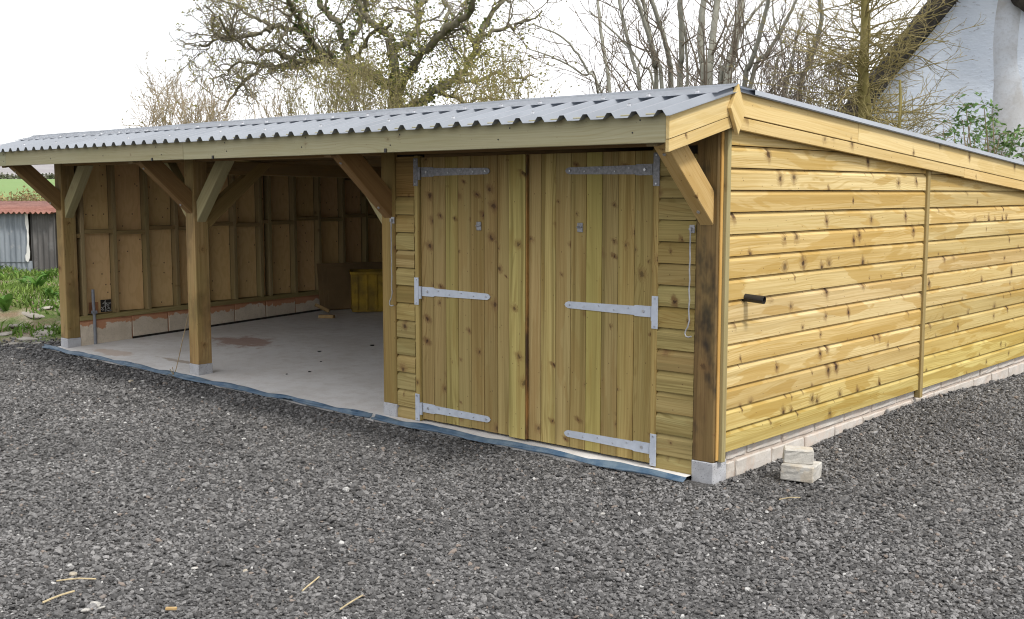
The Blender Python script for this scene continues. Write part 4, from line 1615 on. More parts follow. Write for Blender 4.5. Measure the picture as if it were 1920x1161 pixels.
def leaf_mesh(name, pts, size, mat, parent, rs, aspect=2.0, up=0.3):
    """many small folded leaves at the given points"""
    pts = np.asarray(pts, dtype=float)
    n = len(pts)
    d = rs.normal(size=(n, 3))
    d[:, 2] = d[:, 2] * 0.6 + up
    d /= np.linalg.norm(d, axis=1)[:, None]
    e = np.cross(d, rs.normal(size=(n, 3)))
    e /= np.linalg.norm(e, axis=1)[:, None]
    L = size * rs.uniform(0.6, 1.4, n)[:, None]
    W = L / aspect
    nrm = np.cross(d, e)
    v = np.stack([pts, pts + d * L * 0.5 + e * W * 0.5 + nrm * W * 0.12, pts + d * L, pts + d * L * 0.5 - e * W * 0.5 + nrm * W * 0.12], 1).reshape(-1, 3)
    a = np.arange(n) * 4
    tr = np.concatenate([np.stack([a, a + 1, a + 2], 1), np.stack([a, a + 2, a + 3], 1)])
    return obj(name, np_mesh(name, v, tris=tr, mat=mat), parent, kind='stuff')


def smooth_line(pts, sub=4):
    """Catmull-Rom through the points; each is (x, y, z, r)"""
    P = np.asarray(pts, dtype=float)
    P = np.vstack([2 * P[0] - P[1], P, 2 * P[-1] - P[-2]])
    out = []
    for i in range(1, len(P) - 2):
        for k in range(sub):
            t = k / sub
            a, b, c, d = P[i - 1], P[i], P[i + 1], P[i + 2]
            out.append(0.5 * ((2 * b) + (c - a) * t + (2 * a - 5 * b + 4 * c - d) * t ** 2 + (3 * b - a - 3 * c + d) * t ** 3))
    out.append(P[-2])
    return np.array(out)


def rand_branch(p, d, L, r0, rs, n=5, wig=0.25, up=0.1, r1=None):
    pts = [np.array(p)]
    d = np.array(d, dtype=float)
    d /= np.linalg.norm(d)
    for _ in range(n):
        d = d + rs.normal(size=3) * wig
        d[2] += up
        d /= np.linalg.norm(d)
        pts.append(pts[-1] + d * L / n)
    rad = np.linspace(r0, r1 if r1 is not None else r0 * 0.35, n + 1)
    return np.array(pts), rad


def side_dir(t, ang, rs):
    t = t / np.linalg.norm(t)
    o = np.cross(t, rs.normal(size=3))
    o /= np.linalg.norm(o)
    return t * math.cos(ang) + o * math.sin(ang)


def spawn(parents, rs, per_m, Lr, ang, rr, wig, up, n, start=0.15, sides=3, store=None, minr=0.0025):
    """children along each parent polyline -> list of (pts, rad)"""
    out = []
    for pts, rad in parents:
        seg = np.linalg.norm(np.diff(pts, axis=0), axis=1)
        tot = seg.sum()
        k = rs.poisson(per_m * tot * (1 - start))
        cum = np.concatenate([[0], np.cumsum(seg)]) / tot
        for _ in range(k):
            t = rs.uniform(start, 1.0)
            i = min(np.searchsorted(cum, t) - 1, len(seg) - 1)
            i = max(i, 0)
            f = (t - cum[i]) / max(cum[i + 1] - cum[i], 1e-6)
            p = pts[i] * (1 - f) + pts[i + 1] * f
            d = side_dir(pts[i + 1] - pts[i], rs.uniform(*ang), rs)
            r = max(minr, min(rad[i] * rs.uniform(*rr), rad[i] * 0.9))
            L = rs.uniform(*Lr) * (1.15 - 0.5 * t)
            b = rand_branch(p, d, L, r, rs, n, wig, up, max(minr * 0.6, r * 0.3))
            out.append(b)
            if store is not None:
                store.add(b[0], b[1], sides)
    return out


def px_limb(points, d0, dd=0.0, rpx=1.0):
    """limb from photo pixels (x, y, r_px) at distance d0 drifting by dd metres along its length"""
    out = []
    n = len(points)
    for i, (x, y, r) in enumerate(points):
        d = d0 + dd * i / max(n - 1, 1)
        p = at(x, y, d)
        out.append((p.x, p.y, p.z, r * d / 2097 * rpx))
    return out


# ------------------------------------------------------------------ the old oak
def build_oak():
    rs = np.random.default_rng(5)
    D = 22.0
    base = at(752, 361, D)
    e = empty('oak_tree', (base.x, base.y, 0.0))
    tag(e, 'big gnarled old oak with ivy-clad limbs spreading behind the roof', 'tree')
    off = np.array([base.x, base.y, 0.0])
    limbs = [
        (((753, 420, 20), (755, 330, 18), (752, 260, 16), (750, 185, 14), (746, 129, 12), (732, 70, 9), (700, 40, 8), (681, 0, 7), (665, -60, 6), (640, -130, 4)), 0),
        (((752, 170, 11), (770, 135, 9.5), (789, 101, 9), (836, 62, 8), (875, 31, 7), (892, -10, 6), (900, -80, 4)), -1.5),
        (((760, 215, 11), (790, 188, 11), (820, 168, 10), (859, 148, 9), (883, 118, 8), (902, 78, 7), (915, 45, 6), (942, 0, 5), (965, -60, 3)), 2.0),
        (((740, 95, 8), (765, 80, 7.5), (781, 60, 7.5), (789, 23, 7), (799, -10, 6), (810, -90, 3)), 2.5),
        (((745, 165, 10), (715, 150, 9.5), (660, 126, 8.5), (622, 106, 8), (596, 80, 7.5), (580, 58, 7), (573, 36, 6), (556, 0, 6), (540, -50, 4)), -2.0),
        (((690, 142, 8), (662, 118, 7), (655, 92, 7), (652, 64, 7), (628, 28, 6.5), (606, 0, 6), (590, -50, 4)), 1.2),
        (((656, 92, 6), (674, 66, 5.5), (687, 33, 5.5), (692, 0, 5), (705, -60, 3)), 1.0),
        (((664, 112, 5), (690, 85, 4.5), (707, 60, 4), (740, 45, 3.5)), -1.0),
        (((580, 58, 5.5), (548, 55, 5), (523, 54, 5), (500, 59, 4.5), (469, 70, 4), (437, 74, 3.4), (406, 80, 2.6), (384, 92, 1.8)), -1.5),
        (((735, 160, 9), (690, 136, 7.5), (650, 124, 7), (625, 118, 6.5), (586, 113, 6), (547, 124, 6), (504, 126, 5), (477, 146, 4.2), (453, 172, 3.4), (430, 208, 2.4)), 2.0),
        (((590, 113, 5), (552, 110, 4.5), (523, 94, 4.2), (484, 86, 4), (448, 68, 3), (424, 40, 2.4), (402, 12, 1.8)), -2.0),
        (((504, 126, 3.6), (478, 118, 3), (452, 122, 2.4), (430, 140, 1.8), (410, 148, 1.3)), 1.5),
        (((523, 55, 3.5), (500, 35, 3), (470, 22, 2.4), (440, 5, 2), (410, -10, 1.6)), 1.5),
        (((902, 78, 5), (930, 58, 4.5), (962, 50, 4), (990, 40, 3), (1015, 20, 2.2)), 1.0),
        (((860, 148, 4.5), (890, 150, 4), (930, 140, 3.4), (965, 150, 2.5), (1000, 140, 1.8)), 1.5),
        (((836, 62, 5), (845, 30, 4.5), (838, 0, 4), (842, -40, 3)), 2.0),
        (((820, 168, 5), (845, 180, 4.5), (880, 190, 4), (915, 180, 3), (950, 190, 2)), -1.0),
    ]
    trunk, lim = Tubes(), []
    ivy_pts = []
    for k, (L, dd) in enumerate(limbs):
        P = smooth_line(px_limb(L, D, dd, 0.82), 4)
        P[:, :3] -= off
        # gnarl
        P[1:-1, :3] += rs.normal(size=(len(P) - 2, 3)) * 0.035
        trunk.add(P[:, :3], P[:, 3] * (1 + 0.12 * rs.normal(size=len(P))).clip(0.7, 1.3), 8 if k < 6 else 6)
        lim.append((P[:, :3], P[:, 3]))
        # ivy hugging the thick limbs
        for p, r in zip(P[:, :3], P[:, 3]):
            if r > 0.045 and k < 12:
                m = int(16 * (r / 0.08))
                ivy_pts.append(p + rs.normal(size=(m, 3)) * (r * 0.8 + 0.035))
    trunk.build('trunk', M['bark_oak'], e)
    tw = Tubes()
    l1 = spawn(lim[1:], rs, 3.8, (0.5, 1.5), (0.5, 1.2), (0.3, 0.55), 0.33, 0.05, 6, 0.2, 4, tw, 0.012)
    l1 += spawn(lim[8:13], rs, 3.2, (0.4, 1.2), (0.5, 1.3), (0.3, 0.55), 0.33, 0.04, 6, 0.1, 4, tw, 0.012)
    l1 += spawn(lim[:1], rs, 1.3, (0.5, 1.3), (0.6, 1.2), (0.15, 0.3), 0.33, 0.05, 6, 0.55, 4, tw, 0.008)
    l2 = spawn(l1, rs, 6.0, (0.3, 0.85), (0.5, 1.2), (0.4, 0.7), 0.38, 0.03, 5, 0.1, 3, tw, 0.0085)
    l3 = spawn(l2, rs, 5.0, (0.12, 0.34), (0.5, 1.1), (0.5, 0.8), 0.38, 0.03, 4, 0.1, 3, tw, 0.0068)
    tw.build('twigs', M['twig_oak'], e)
    ends = np.array([b[0][-1] for b in l3] + [b[0][2] for b in l3])
    ends = ends[rs.random(len(ends)) < 0.75]
    leaf_mesh('buds', np.repeat(ends, 3, 0) + rs.normal(size=(len(ends) * 3, 3)) * 0.025, 0.052, M['bud_leaf'], e, rs, 2.0)
    # hanging ivy mass round the trunk head
    core = []
    for (x, y, sx, sy, m) in ((745, 130, 22, 36, 900), (770, 180, 40, 24, 800), (860, 130, 40, 30, 900), (900, 95, 34, 35, 900), (700, 150, 30, 22, 700), (720, 40, 18, 22, 350), (790, 50, 14, 30, 400), (930, 150, 40, 35, 900), (640, 150, 40, 30, 700)):
        for _ in range(m):
            q = at(x + rs.normal() * sx, y + rs.normal() * sy, D + rs.normal() * 0.9)
            core.append((q.x - off[0], q.y - off[1], q.z))
    leaf_mesh('ivy', np.concatenate(ivy_pts), 0.075, M['ivy_leaf'], e, rs, 1.3)
    leaf_mesh('hanging_foliage', np.array(core), 0.055, M['bud_leaf'], e, rs, 1.6)


build_oak()


# ------------------------------------------------------------------ bare multi-stem trees
def stem_tree(name, label, D, stems, seed, bark='bark_grey', twig='twig_grey', per=3.2, group=None, L1=(0.6, 1.6), up=0.12, lev3=True, dens2=4.2, buds=0, bleaf='bud_leaf'):
    rs = np.random.default_rng(seed)
    x0 = sum(s[0][0] for s in stems) / len(stems)
    b = at(x0, 361, D)
    e = empty(name, (b.x, b.y, 0.0))
    tag(e, label, 'tree', group)
    off = np.array([b.x, b.y, 0.0])
    tw = Tubes()
    par = []
    for i, s in enumerate(stems):
        P = px_limb(s, D + rs.uniform(-0.5, 0.5), rs.uniform(-0.8, 0.8), 0.95)
        # carry the stem down to the ground and up out of sight
        p0, p1 = np.array(P[0]), np.array(P[1])
        low = p0.copy()
        k = p0[2] / max(p1[2] - p0[2], 0.2)
        low[:3] = p0[:3] - (p1[:3] - p0[:3]) * 0.35 * k
        low[2] = -0.05
        low[3] = p0[3] * 1.35
        P = smooth_line([low] + list(P), 5)
        P[:, :3] -= off
        P[1:-1, :3] += rs.normal(size=(len(P) - 2, 3)) * 0.004
        t = Tubes()
        t.add(P[:, :3], P[:, 3], 8)
        t.build('stem', M[bark], e)
        keep = P[:, 2] > 1.6
        par.append((P[keep][:, :3], P[keep][:, 3]))
    l1 = spawn(par, rs, per, L1, (0.5, 1.15), (0.2, 0.45), 0.16, up, 6, 0.0, 4, tw, 0.0075)
    l2 = spawn(l1, rs, dens2, (0.3, 0.85), (0.4, 1.0), (0.4, 0.7), 0.18, up * 0.6, 5, 0.1, 3, tw, 0.0055)
    last = l2
    if lev3:
        l3 = spawn(l2, rs, 3.2, (0.12, 0.4), (0.4, 0.9), (0.5, 0.8), 0.2, up * 0.5, 3, 0.1, 3, tw, 0.0042)
        last = l3
    tw.build('twigs', M[twig], e)
    if buds:
        ends = np.array([b_[0][-1] for b_ in last])
        if len(ends) > buds:
            ends = ends[rs.choice(len(ends), buds, replace=False)]
        leaf_mesh('buds', ends, 0.045, M[bleaf], e, rs, 2.0)
    return e


G1 = 'bare trees behind the shed ridge'
stem_tree('bare_tree', 'slender bare tree with arching thin stems right of the big oak', 18.5,
          [((1119, 175, 2.6), (1100, 135, 2.4), (1075, 95, 2.2), (1046, 66, 1.8), (995, 45, 1.2)),
           ((1139, 175, 4), (1130, 110, 3.6), (1122, 55, 3.4), (1116, 0, 3), (1108, -60, 2)),
           ((1128, 180, 2.4), (1090, 140, 2), (1040, 110, 1.6), (985, 90, 1.0))], 101, group=G1, buds=500, bleaf='bud_leaf')
stem_tree('bare_tree', 'bare clump of five close slim stems leaning left above the doors', 17.5,
          [((1195, 172, 4), (1186, 130, 3.8), (1177, 95, 3.6), (1155, 0, 3.2), (1140, -60, 2.4)),
           ((1222, 172, 2.4), (1200, 125, 2.2), (1165, 80, 2), (1126, 42, 1.6), (1100, 20, 1.1)),
           ((1226, 172, 4.4), (1220, 120, 4.2), (1213, 80, 4), (1188, 0, 3.6), (1170, -60, 2.6)),
           ((1236, 172, 4.2), (1228, 120, 4), (1217, 87, 3.8), (1199, 0, 3.4), (1190, -60, 2.4)),
           ((1253, 170, 5.4), (1249, 120, 5), (1239, 73, 4.6), (1214, 0, 4.2), (1195, -60, 3))], 102, group=G1)
stem_tree('bare_tree', 'bare tree with one straight grey stem and thin side stem above the doors', 17.0,
          [((1268, 170, 6), (1270, 110, 5.6), (1270, 58, 5.4), (1266, 0, 5), (1262, -60, 4)),
           ((1282, 170, 2.8), (1280, 110, 2.6), (1276, 60, 2.2), (1268, 20, 1.8), (1264, -20, 1.2))], 103, group=G1)
stem_tree('bare_tree', 'bare tree with two thick grey stems side by side left of the ridge end', 15.5,
          [((1313, 170, 7.5), (1309, 120, 7), (1305, 73, 6.6), (1309, 0, 6), (1312, -60, 5)),
           ((1322, 172, 7.5), (1323, 120, 7), (1327, 80, 6.6), (1334, 0, 6), (1340, -60, 5)),
           ((1340, 172, 2.2), (1345, 110, 2), (1352, 60, 1.8), (1375, 10, 1.4), (1390, -40, 1))], 104, group=G1)
stem_tree('bare_tree', 'bare forked tree with its thick grey stem right over the ridge end', 15.0,
          [((1356, 170, 9.5), (1360, 120, 9), (1367, 85, 8), (1378, 0, 7), (1384, -60, 5)),
           ((1340, 170, 4), (1352, 130, 4.4), (1362, 100, 4), (1390, 40, 3), (1420, 0, 2.2)),
           ((1387, 172, 5), (1396, 125, 5), (1406, 92, 4.8), (1421, 30, 4.2), (1430, -20, 3.4)),
           ((1396, 165, 4.4), (1428, 100, 4), (1460, 40, 3.4), (1482, -10, 2.4))], 105, group=G1)
stem_tree('bare_tree', 'thin twiggy bare tree standing between ridge end and mossy tree', 16.5,
          [((1487, 190, 5), (1500, 130, 4.6), (1513, 90, 4.4), (1525, 35, 4.2), (1517, -10, 3.6), (1510, -60, 2.6)),
           ((1462, 190, 3), (1470, 130, 2.8), (1480, 75, 2.4), (1492, 20, 2)),
           ((1440, 150, 2.2), (1455, 100, 2), (1437, 30, 1.8), (1438, -20, 1.4))], 106, twig='twig_grey', per=4.0, group=G1, L1=(0.4, 1.1), dens2=4.5)


# conifer-like mossy larch by the cottage
def build_mossy(name, label, D, spine, seed, side_len, count, zlo, r_tw=0.007, droop=-0.02):
    rs = np.random.default_rng(seed)
    b = at(spine[0][0], 361, D)
    e = empty(name, (b.x, b.y, 0.0))
    tag(e, label, 'tree')
    off = np.array([b.x, b.y, 0.0])
    P = px_limb(spine, D, 0.2)
    low = np.array(P[0]).copy()
    low[2] = -0.05
    low[3] *= 1.3
    P = smooth_line([low] + list(P), 5)
    P[:, :3] -= off
    t = Tubes()
    t.add(P[:, :3], P[:, 3] * (1 + 0.06 * rs.normal(size=len(P))), 9)
    t.build('trunk', M['bark_moss'], e)
    tw = Tubes()
    l1 = []
    zs = P[:, 2]
    for _ in range(count):
        z = rs.uniform(zlo, zs[-1] - 0.1)
        i = max(0, min(np.searchsorted(zs, z) - 1, len(P) - 2))
        f = (z - zs[i]) / (zs[i + 1] - zs[i] + 1e-6)
        p = P[i, :3] * (1 - f) + P[i + 1, :3] * f
        a = rs.uniform(0, 2 * np.pi)
        d = np.array([math.cos(a), math.sin(a), rs.uniform(-0.1, 0.55)])
        L = rs.uniform(*side_len)
        bch = rand_branch(p, d, L, rs.uniform(1.0, 2.2) * r_tw, rs, 7, 0.13, 0.02, r_tw * 0.5)
        l1.append(bch)
        tw.add(bch[0], bch[1], 4)
    l2 = spawn(l1, rs, 7.0, (0.2, 0.6), (0.5, 1.1), (0.5, 0.8), 0.18, 0.02, 4, 0.15, 3, tw, 0.0042)
    l3 = spawn(l2, rs, 5.0, (0.08, 0.25), (0.5, 1.0), (0.5, 0.9), 0.2, 0.02, 3, 0.1, 3, tw, 0.0034)
    tw.build('twigs', M['twig_moss'], e)


build_mossy('mossy_tree', 'mossy yellow-green tree with upright trunk in front of thatched cottage', 14.0,
            ((1612, 300, 12), (1610, 215, 11.5), (1604, 130, 10), (1606, 60, 9), (1603, 0, 8), (1600, -80, 6)), 201, (0.4, 1.6), 190, 1.75)
build_mossy('mossy_sapling', 'small mossy sapling with spreading twigs against the white cottage wall', 13.0,
            ((1672, 330, 4), (1673, 250, 3.6), (1675, 200, 3), (1672, 150, 2)), 202, (0.25, 0.75), 34, 1.5, 0.005)


# ------------------------------------------------------------------ thickets behind the roof
def thicket(name, label, D, px0, px1, ytop, n, seed, twig, lean=0.25, group=None, depth=1.5, per=3.5, buds=0):
    rs = np.random.default_rng(seed)
    c = at((px0 + px1) / 2, 361, D)
    e = empty(name, (c.x, c.y, 0.0))
    tag(e, label, 'shrub', group)
    off = np.array([c.x, c.y, 0.0])
    tw = Tubes()
    st = []
    stools = []
    for _ in range(max(2, int((px1 - px0) / 45))):
        px = rs.uniform(px0 + 15, px1 - 15)
        q = at(px, 361, D + rs.normal() * depth)
        stools.append((np.array([q.x, q.y, 0.0]), px))
    for _ in range(n):
        px = rs.uniform(px0, px1)
        yt = ytop(px) + rs.uniform(-12, 45)
        d = D + rs.normal() * depth
        top = at(px, yt, d)
        w = (px1 - px0) / 2097 * D
        stool = stools[rs.integers(len(stools))]
        if abs(stool[1] - px) > 90:
            stool = min(stools, key=lambda q: abs(q[1] - px))
        bx = stool[0] + rs.normal(size=3) * 0.12
        bx[2] = 0
        tp = np.array([top.x, top.y, top.z])
        mid = bx * 0.45 + tp * 0.55 + rs.normal(size=3) * 0.22 + np.array([0, 0, 0.25])
        P = smooth_line([(*bx, 0.010), (*mid, 0.007), (*tp, 0.0028)], 5)
        P[:, :3] -= off
        tw.add(P[:, :3], P[:, 3], 4)
        k = P[:, 2] > 1.9
        if k.sum() > 2:
            st.append((P[k][:, :3], P[k][:, 3]))
    l1 = spawn(st, rs, per * 1.6, (0.25, 0.8), (0.35, 1.0), (0.4, 0.8), 0.2, 0.08, 5, 0.0, 3, tw, 0.005)
    l2 = spawn(l1, rs, 4.5, (0.1, 0.3), (0.4, 0.9), (0.5, 0.9), 0.2, 0.08, 3, 0.1, 3, tw, 0.0048)
    tw.build('stems', M[twig], e)
    if buds:
        ends = np.array([b_[0][-1] for b_ in l1 + l2])
        ends = ends[rs.choice(len(ends), min(buds, len(ends)), replace=False)]
        leaf_mesh('buds', ends, 0.05, M['bud_leaf'], e, rs, 2.0)


thicket('bare_shrub', 'fan of fine tan twigs above the left part of the roof', 19.0, 285, 450, lambda x: 150 + abs(x - 350) * 0.25, 42, 301, 'twig_tan', 0.45, buds=300)
thicket('bare_shrub', 'few upright tan shoots rising between the fan of twigs and the oak', 18.0, 470, 545, lambda x: 150 + abs(x - 505) * 0.4, 14, 302, 'twig_tan', 0.35, per=2.0)
thicket('bare_shrub', 'dense tan thicket of upright stems below the oak limbs', 19.5, 540, 790, lambda x: 105 + abs(x - 660) * 0.45, 75, 303, 'twig_olive', 0.2, buds=2600)
thicket('bare_shrub', 'loose olive twiggy shrub to the right under the oak', 19.0, 850, 1030, lambda x: 105 + abs(x - 940) * 0.35, 34, 304, 'twig_moss', 0.25, buds=1500)
thicket('bare_shrub', 'grey tangle of fine twigs between bare trees and cottage', 16.0, 1400, 1590, lambda x: 70 + abs(x - 1520) * 0.3, 55, 305, 'twig_grey', 0.2, buds=200)


# ------------------------------------------------------------------ cottage with thatched gable
def build_cottage():
    D = 16.0
    # gable plane: through at(1700,.., D), turned a little
    org = at(1990, 361, D)
    org.z = 0
    yaw = R(-22)
    ux = (RX * math.cos(yaw) + AX * math.sin(yaw)).normalized()     # along the gable, to the right
    un = (AX * math.cos(yaw) - RX * math.sin(yaw)).normalized()     # into the house
    e = empty('thatched_cottage', (org.x, org.y, 0))
    tag(e, 'white limewashed cottage gable with steep dark thatched roof at right', 'cottage')
    m = Matrix((ux, un, Vector((0, 0, 1)))).transposed().to_4x4()
    e.matrix_basis = Matrix.Translation((org.x, org.y, 0)) @ m
    slope = 1.263
    apex = 6.48
    hw = 3.6
    eave = apex - slope * hw
    # gable wall, gently uneven
    bm = bmesh.new()
    nx, nz = 30, 26
    grid = {}
    for i in range(nx + 1):
        x = -hw + 2 * hw * i / nx
        top = apex - slope * abs(x) - 0.05
        for j in range(nz + 1):
            z = -0.2 + (top + 0.2) * j / nz
            y = 0.03 * math.sin(2.1 * x + 1.3 * z) + 0.02 * math.sin(5 * x - 3 * z)
            grid[i, j] = bm.verts.new((x, y, z))
    for i in range(nx):
        for j in range(nz):
            bm.faces.new((grid[i, j], grid[i + 1, j], grid[i + 1, j + 1], grid[i, j + 1]))
    for s in (-1, 1):
        a = [bm.verts.new(p) for p in ((s * hw, 0, -0.2), (s * hw, 9, -0.2), (s * hw, 9, eave), (s * hw, 0, eave))]
        bm.faces.new(a)
    obj('wall', bm_mesh('gable_wall', bm, M['limewash'], smooth=True), e)
    # chimney breast: rounded pier on the gable
    bm = bmesh.new()
    prof_ = [(-0.32, 0.05), (-0.2, -0.004), (-0.1, -0.02), (0.0, -0.026), (0.1, -0.02), (0.2, -0.004), (0.32, 0.05)]
    rows = []
    for z in np.linspace(-0.2, 7.2, 24):
        wv = 0.02 * math.sin(2.2 * z)
        rows.append([bm.verts.new((-0.845 + x * 0.85 + wv, y, z)) for x, y in prof_])
    for r0, r1 in zip(rows[:-1], rows[1:]):
        for k in range(len(prof_) - 1):
            bm.faces.new((r0[k], r0[k + 1], r1[k + 1], r1[k]))
    obj('chimney_breast', bm_mesh('chimney_breast', bm, M['breast'], smooth=True), e)
    # thatch: thick slopes overhanging the gable
    rs = np.random.default_rng(9)
    for s in (-1, 1):
        v, q = [], []
        nu, nd = 40, 26
        th = 0.36
        y0, y1 = -0.42, 9.0
        ups = np.linspace(0, hw + 0.55, nu)
        ring = []
        for iu, u in enumerate(ups):
            x = s * u
            zt = apex + 0.42 - slope * u + 0.03 * math.sin(4 * u) + rs.normal() * 0.012
            zb = zt - th * 1.25 + rs.normal() * 0.015
            row = [(x, y1, zt), (x, 4, zt), (x, 1, zt), (x, y0 + 0.25, zt + rs.normal() * 0.01), (x, y0 + 0.06, zt - 0.05 + rs.normal() * 0.012), (x, y0 + rs.normal() * 0.015, zt - 0.17),
                   (x, y0 + 0.05 + rs.normal() * 0.02, zt - 0.34), (x, y0 + 0.2 + rs.normal() * 0.02, zb), (x, 0.12, zb - 0.03), (x, y1, zb - 0.02)]
            ring.append(len(v))
            v += row
        nr = 10
        for iu in range(nu - 1):
            for k in range(nr - 1):
                a = ring[iu] + k
                q.append((a, a + 1, a + nr + 1, a + nr))
        a = ring[-1]
        q.append(tuple(a + k for k in range(nr)))
        o = obj('thatch_slope', mesh('thatch', v, q, M['thatch'], True), e)
        # frayed straw ends along the verge
        pts = []
        for _ in range(2200):
            u = rs.uniform(0, hw + 0.5)
            zt = apex + 0.42 - slope * u
            pts.append((s * u, y0 + rs.uniform(-0.01, 0.12), zt - rs.uniform(0.0, 0.48)))
        leaf_mesh('straw_ends', pts, 0.09, M['thatch'], o, rs, 7.0, -0.4)
    # hood of thatch round the chimney breast
    bm = bmesh.new()
    bmesh.ops.create_icosphere(bm, subdivisions=4, radius=1.0)
    for v in bm.verts:
        n = 1 + 0.05 * math.sin(9 * v.co.x) * math.sin(8 * v.co.z) + rs.normal() * 0.012
        v.co = Vector((v.co.x * 0.55 * n - 0.45, v.co.y * 0.30 * n - 0.12, v.co.z * 0.74 * n + 4.90))
    obj('thatch_hood', bm_mesh('thatch_hood', bm, M['thatch'], smooth=True), e)


M['breast'] = mk_concrete('weathered_limewash', (0.58, 0.62, 0.68), (0.47, 0.475, 0.49), (0.41, 0.40, 0.39), 0.5, 1.8, 0.6)
build_cottage()


# elder shrubs in front of the cottage wall
def elder(label, D, centre_px, clusters, seed):
    rs = np.random.default_rng(seed)
    b = at(centre_px, 361, D)
    e = empty('elder_shrub', (b.x, b.y, 0))
    tag(e, label, 'shrub')
    off = np.array([b.x, b.y, 0])
    tw = Tubes()
    pts = []
    for (x, y, s, n) in clusters:
        p = at(x, y, D + rs.normal() * 0.25)
        p = np.array(p) - off
        root = np.array([rs.normal() * 0.15, rs.normal() * 0.15, 0.0])
        mid = root * 0.4 + p * 0.6 + np.array([0, 0, 0.3])
        P = smooth_line([(*root, 0.014), (*mid, 0.010), (*p, 0.004)], 5)
        tw.add(P[:, :3], P[:, 3], 5)
        for _ in range(int(n * 0.42)):
            # a leaf: five leaflets
            c = p + rs.normal(size=3) * s * np.array([1, 1, 0.7])
            tw.add(np.array([p + (c - p) * 0.1, c]), [0.003, 0.002], 3)
            for _k in range(6):
                pts.append(c + rs.normal(size=3) * 0.018)
    tw.build('stems', M['twig_tan'], e)
    leaf_mesh('leaves', np.array(pts), 0.064, M['elder_leaf'], e, rs, 2.4, 0.1)


elder('young green elder shrub in leaf against the white cottage wall', 12.6, 1830,
      [(1795, 200, .10, 22), (1828, 196, .09, 18), (1845, 215, .09, 18), (1806, 222, .10, 20), (1835, 240, .10, 20), (1790, 225, .07, 10), (1815, 255, .11, 24), (1776, 256, .07, 12), (1842, 262, .1, 18),
       (1860, 250, .06, 10), (1868, 268, .1, 20), (1888, 250, .05, 9), (1885, 275, .1, 20), (1810, 275, .12, 22), (1845, 282, .12, 24), (1755, 242, .035, 5), (1880, 290, .1, 20)], 401)
elder('small green elder sprig at the right edge above the barge board', 12.4, 1935,
      [(1915, 275, .05, 10), (1905, 290, .06, 10), (1930, 268, .07, 12), (1945, 285, .1, 18)], 402)


# ------------------------------------------------------------------ tin shed on the left
def build_tin():
    D = 18.6
    yaw = R(-4)
    org = at(-60, 361, D)
    org.z = 0
    ux = (RX * math.cos(yaw) + AX * math.sin(yaw)).normalized()
    un = (AX * math.cos(yaw) - RX * math.sin(yaw)).normalized()
    e = empty('tin_shed', (org.x, org.y, 0))
    e.matrix_basis = Matrix.Translation((org.x, org.y, 0)) @ Matrix((ux, un, Vector((0, 0, 1)))).transposed().to_4x4()
    tag(e, 'low old corrugated tin shed with rusty red roof at left edge', 'shed')

    def corr(name, x0, x1, z0, z1, y0, y1, mat, pitch=0.092, amp=0.013, roof=False):
        n = int((x1 - x0) / pitch * 8)
        v, f = [], []
        for i in range(n + 1):
            x = x0 + (x1 - x0) * i / n
            w = amp * math.sin(2 * math.pi * x / pitch)
            for j in range(2):
                if roof:
                    v.append((x, y0 + (y1 - y0) * j, z0 + (z1 - z0) * j + w))
                else:
                    v.append((x, y0 + w, z0 + (z1 - z0) * j))
        for i in range(n):
            f.append((2 * i, 2 * i + 2, 2 * i + 3, 2 * i + 1))
        o = obj(name, mesh(name, v, f, mat, True), e)
        return o
    W = 1.55
    corr('wall_sheet', -1.6, 1.10, 0.55, 1.365, 0.0, 0, M['tin_grey'])
    corr('wall_sheet', -1.6, 1.14, -0.1, 0.57, 0.016, 0, M['tin_grey'])
    corr('wall_sheet', 1.12, W, 0.20, 1.365, 0.035, 0, M['tin_dark'])
    corr('wall_sheet', 1.10, W, -0.1, 0.22, 0.052, 0, M['tin_grey'])
    s = corr('roof_sheet', -1.7, W + 0.06, 1.37, 1.53, -0.14, 2.2, M['tin_rust'], roof=True, amp=0.018)
    md = s.modifiers.new('t', 'SOLIDIFY')
    md.thickness = 0.006
    bm = bmesh.new()
    box_bm(bm, -1.6, W - 0.02, 0.07, 2.1, -0.1, 1.34)
    obj('frame_box', bm_mesh('tin_core', bm, M['black']), e)
    # white flaking strip
    bm = bmesh.new()
    pts = [(1.06, 1.36), (1.118, 1.36), (1.12, 1.28), (1.126, 1.15), (1.116, 1.05), (1.122, 0.95), (1.115, 0.85), (1.128, 0.72), (1.12, 0.62), (1.09, 0.55), (1.05, 0.58), (1.045, 0.66), (1.07, 0.71), (1.075, 0.80), (1.092, 0.88), (1.088, 0.98), (1.098, 1.06), (1.08, 1.12), (1.065, 1.2), (1.072, 1.28)]
    lo = [bm.verts.new((x, -0.020, z)) for x, z in pts]
    hi = [bm.verts.new((x, -0.026, z)) for x, z in pts]
    bm.faces.new(lo)
    bm.faces.new(hi)
    for i in range(len(pts)):
        j = (i + 1) % len(pts)
        bm.faces.new((lo[i], lo[j], hi[j], hi[i]))
    obj('white_patch', bm_mesh('white_patch', bm, M['white_flake']), e)


build_tin()


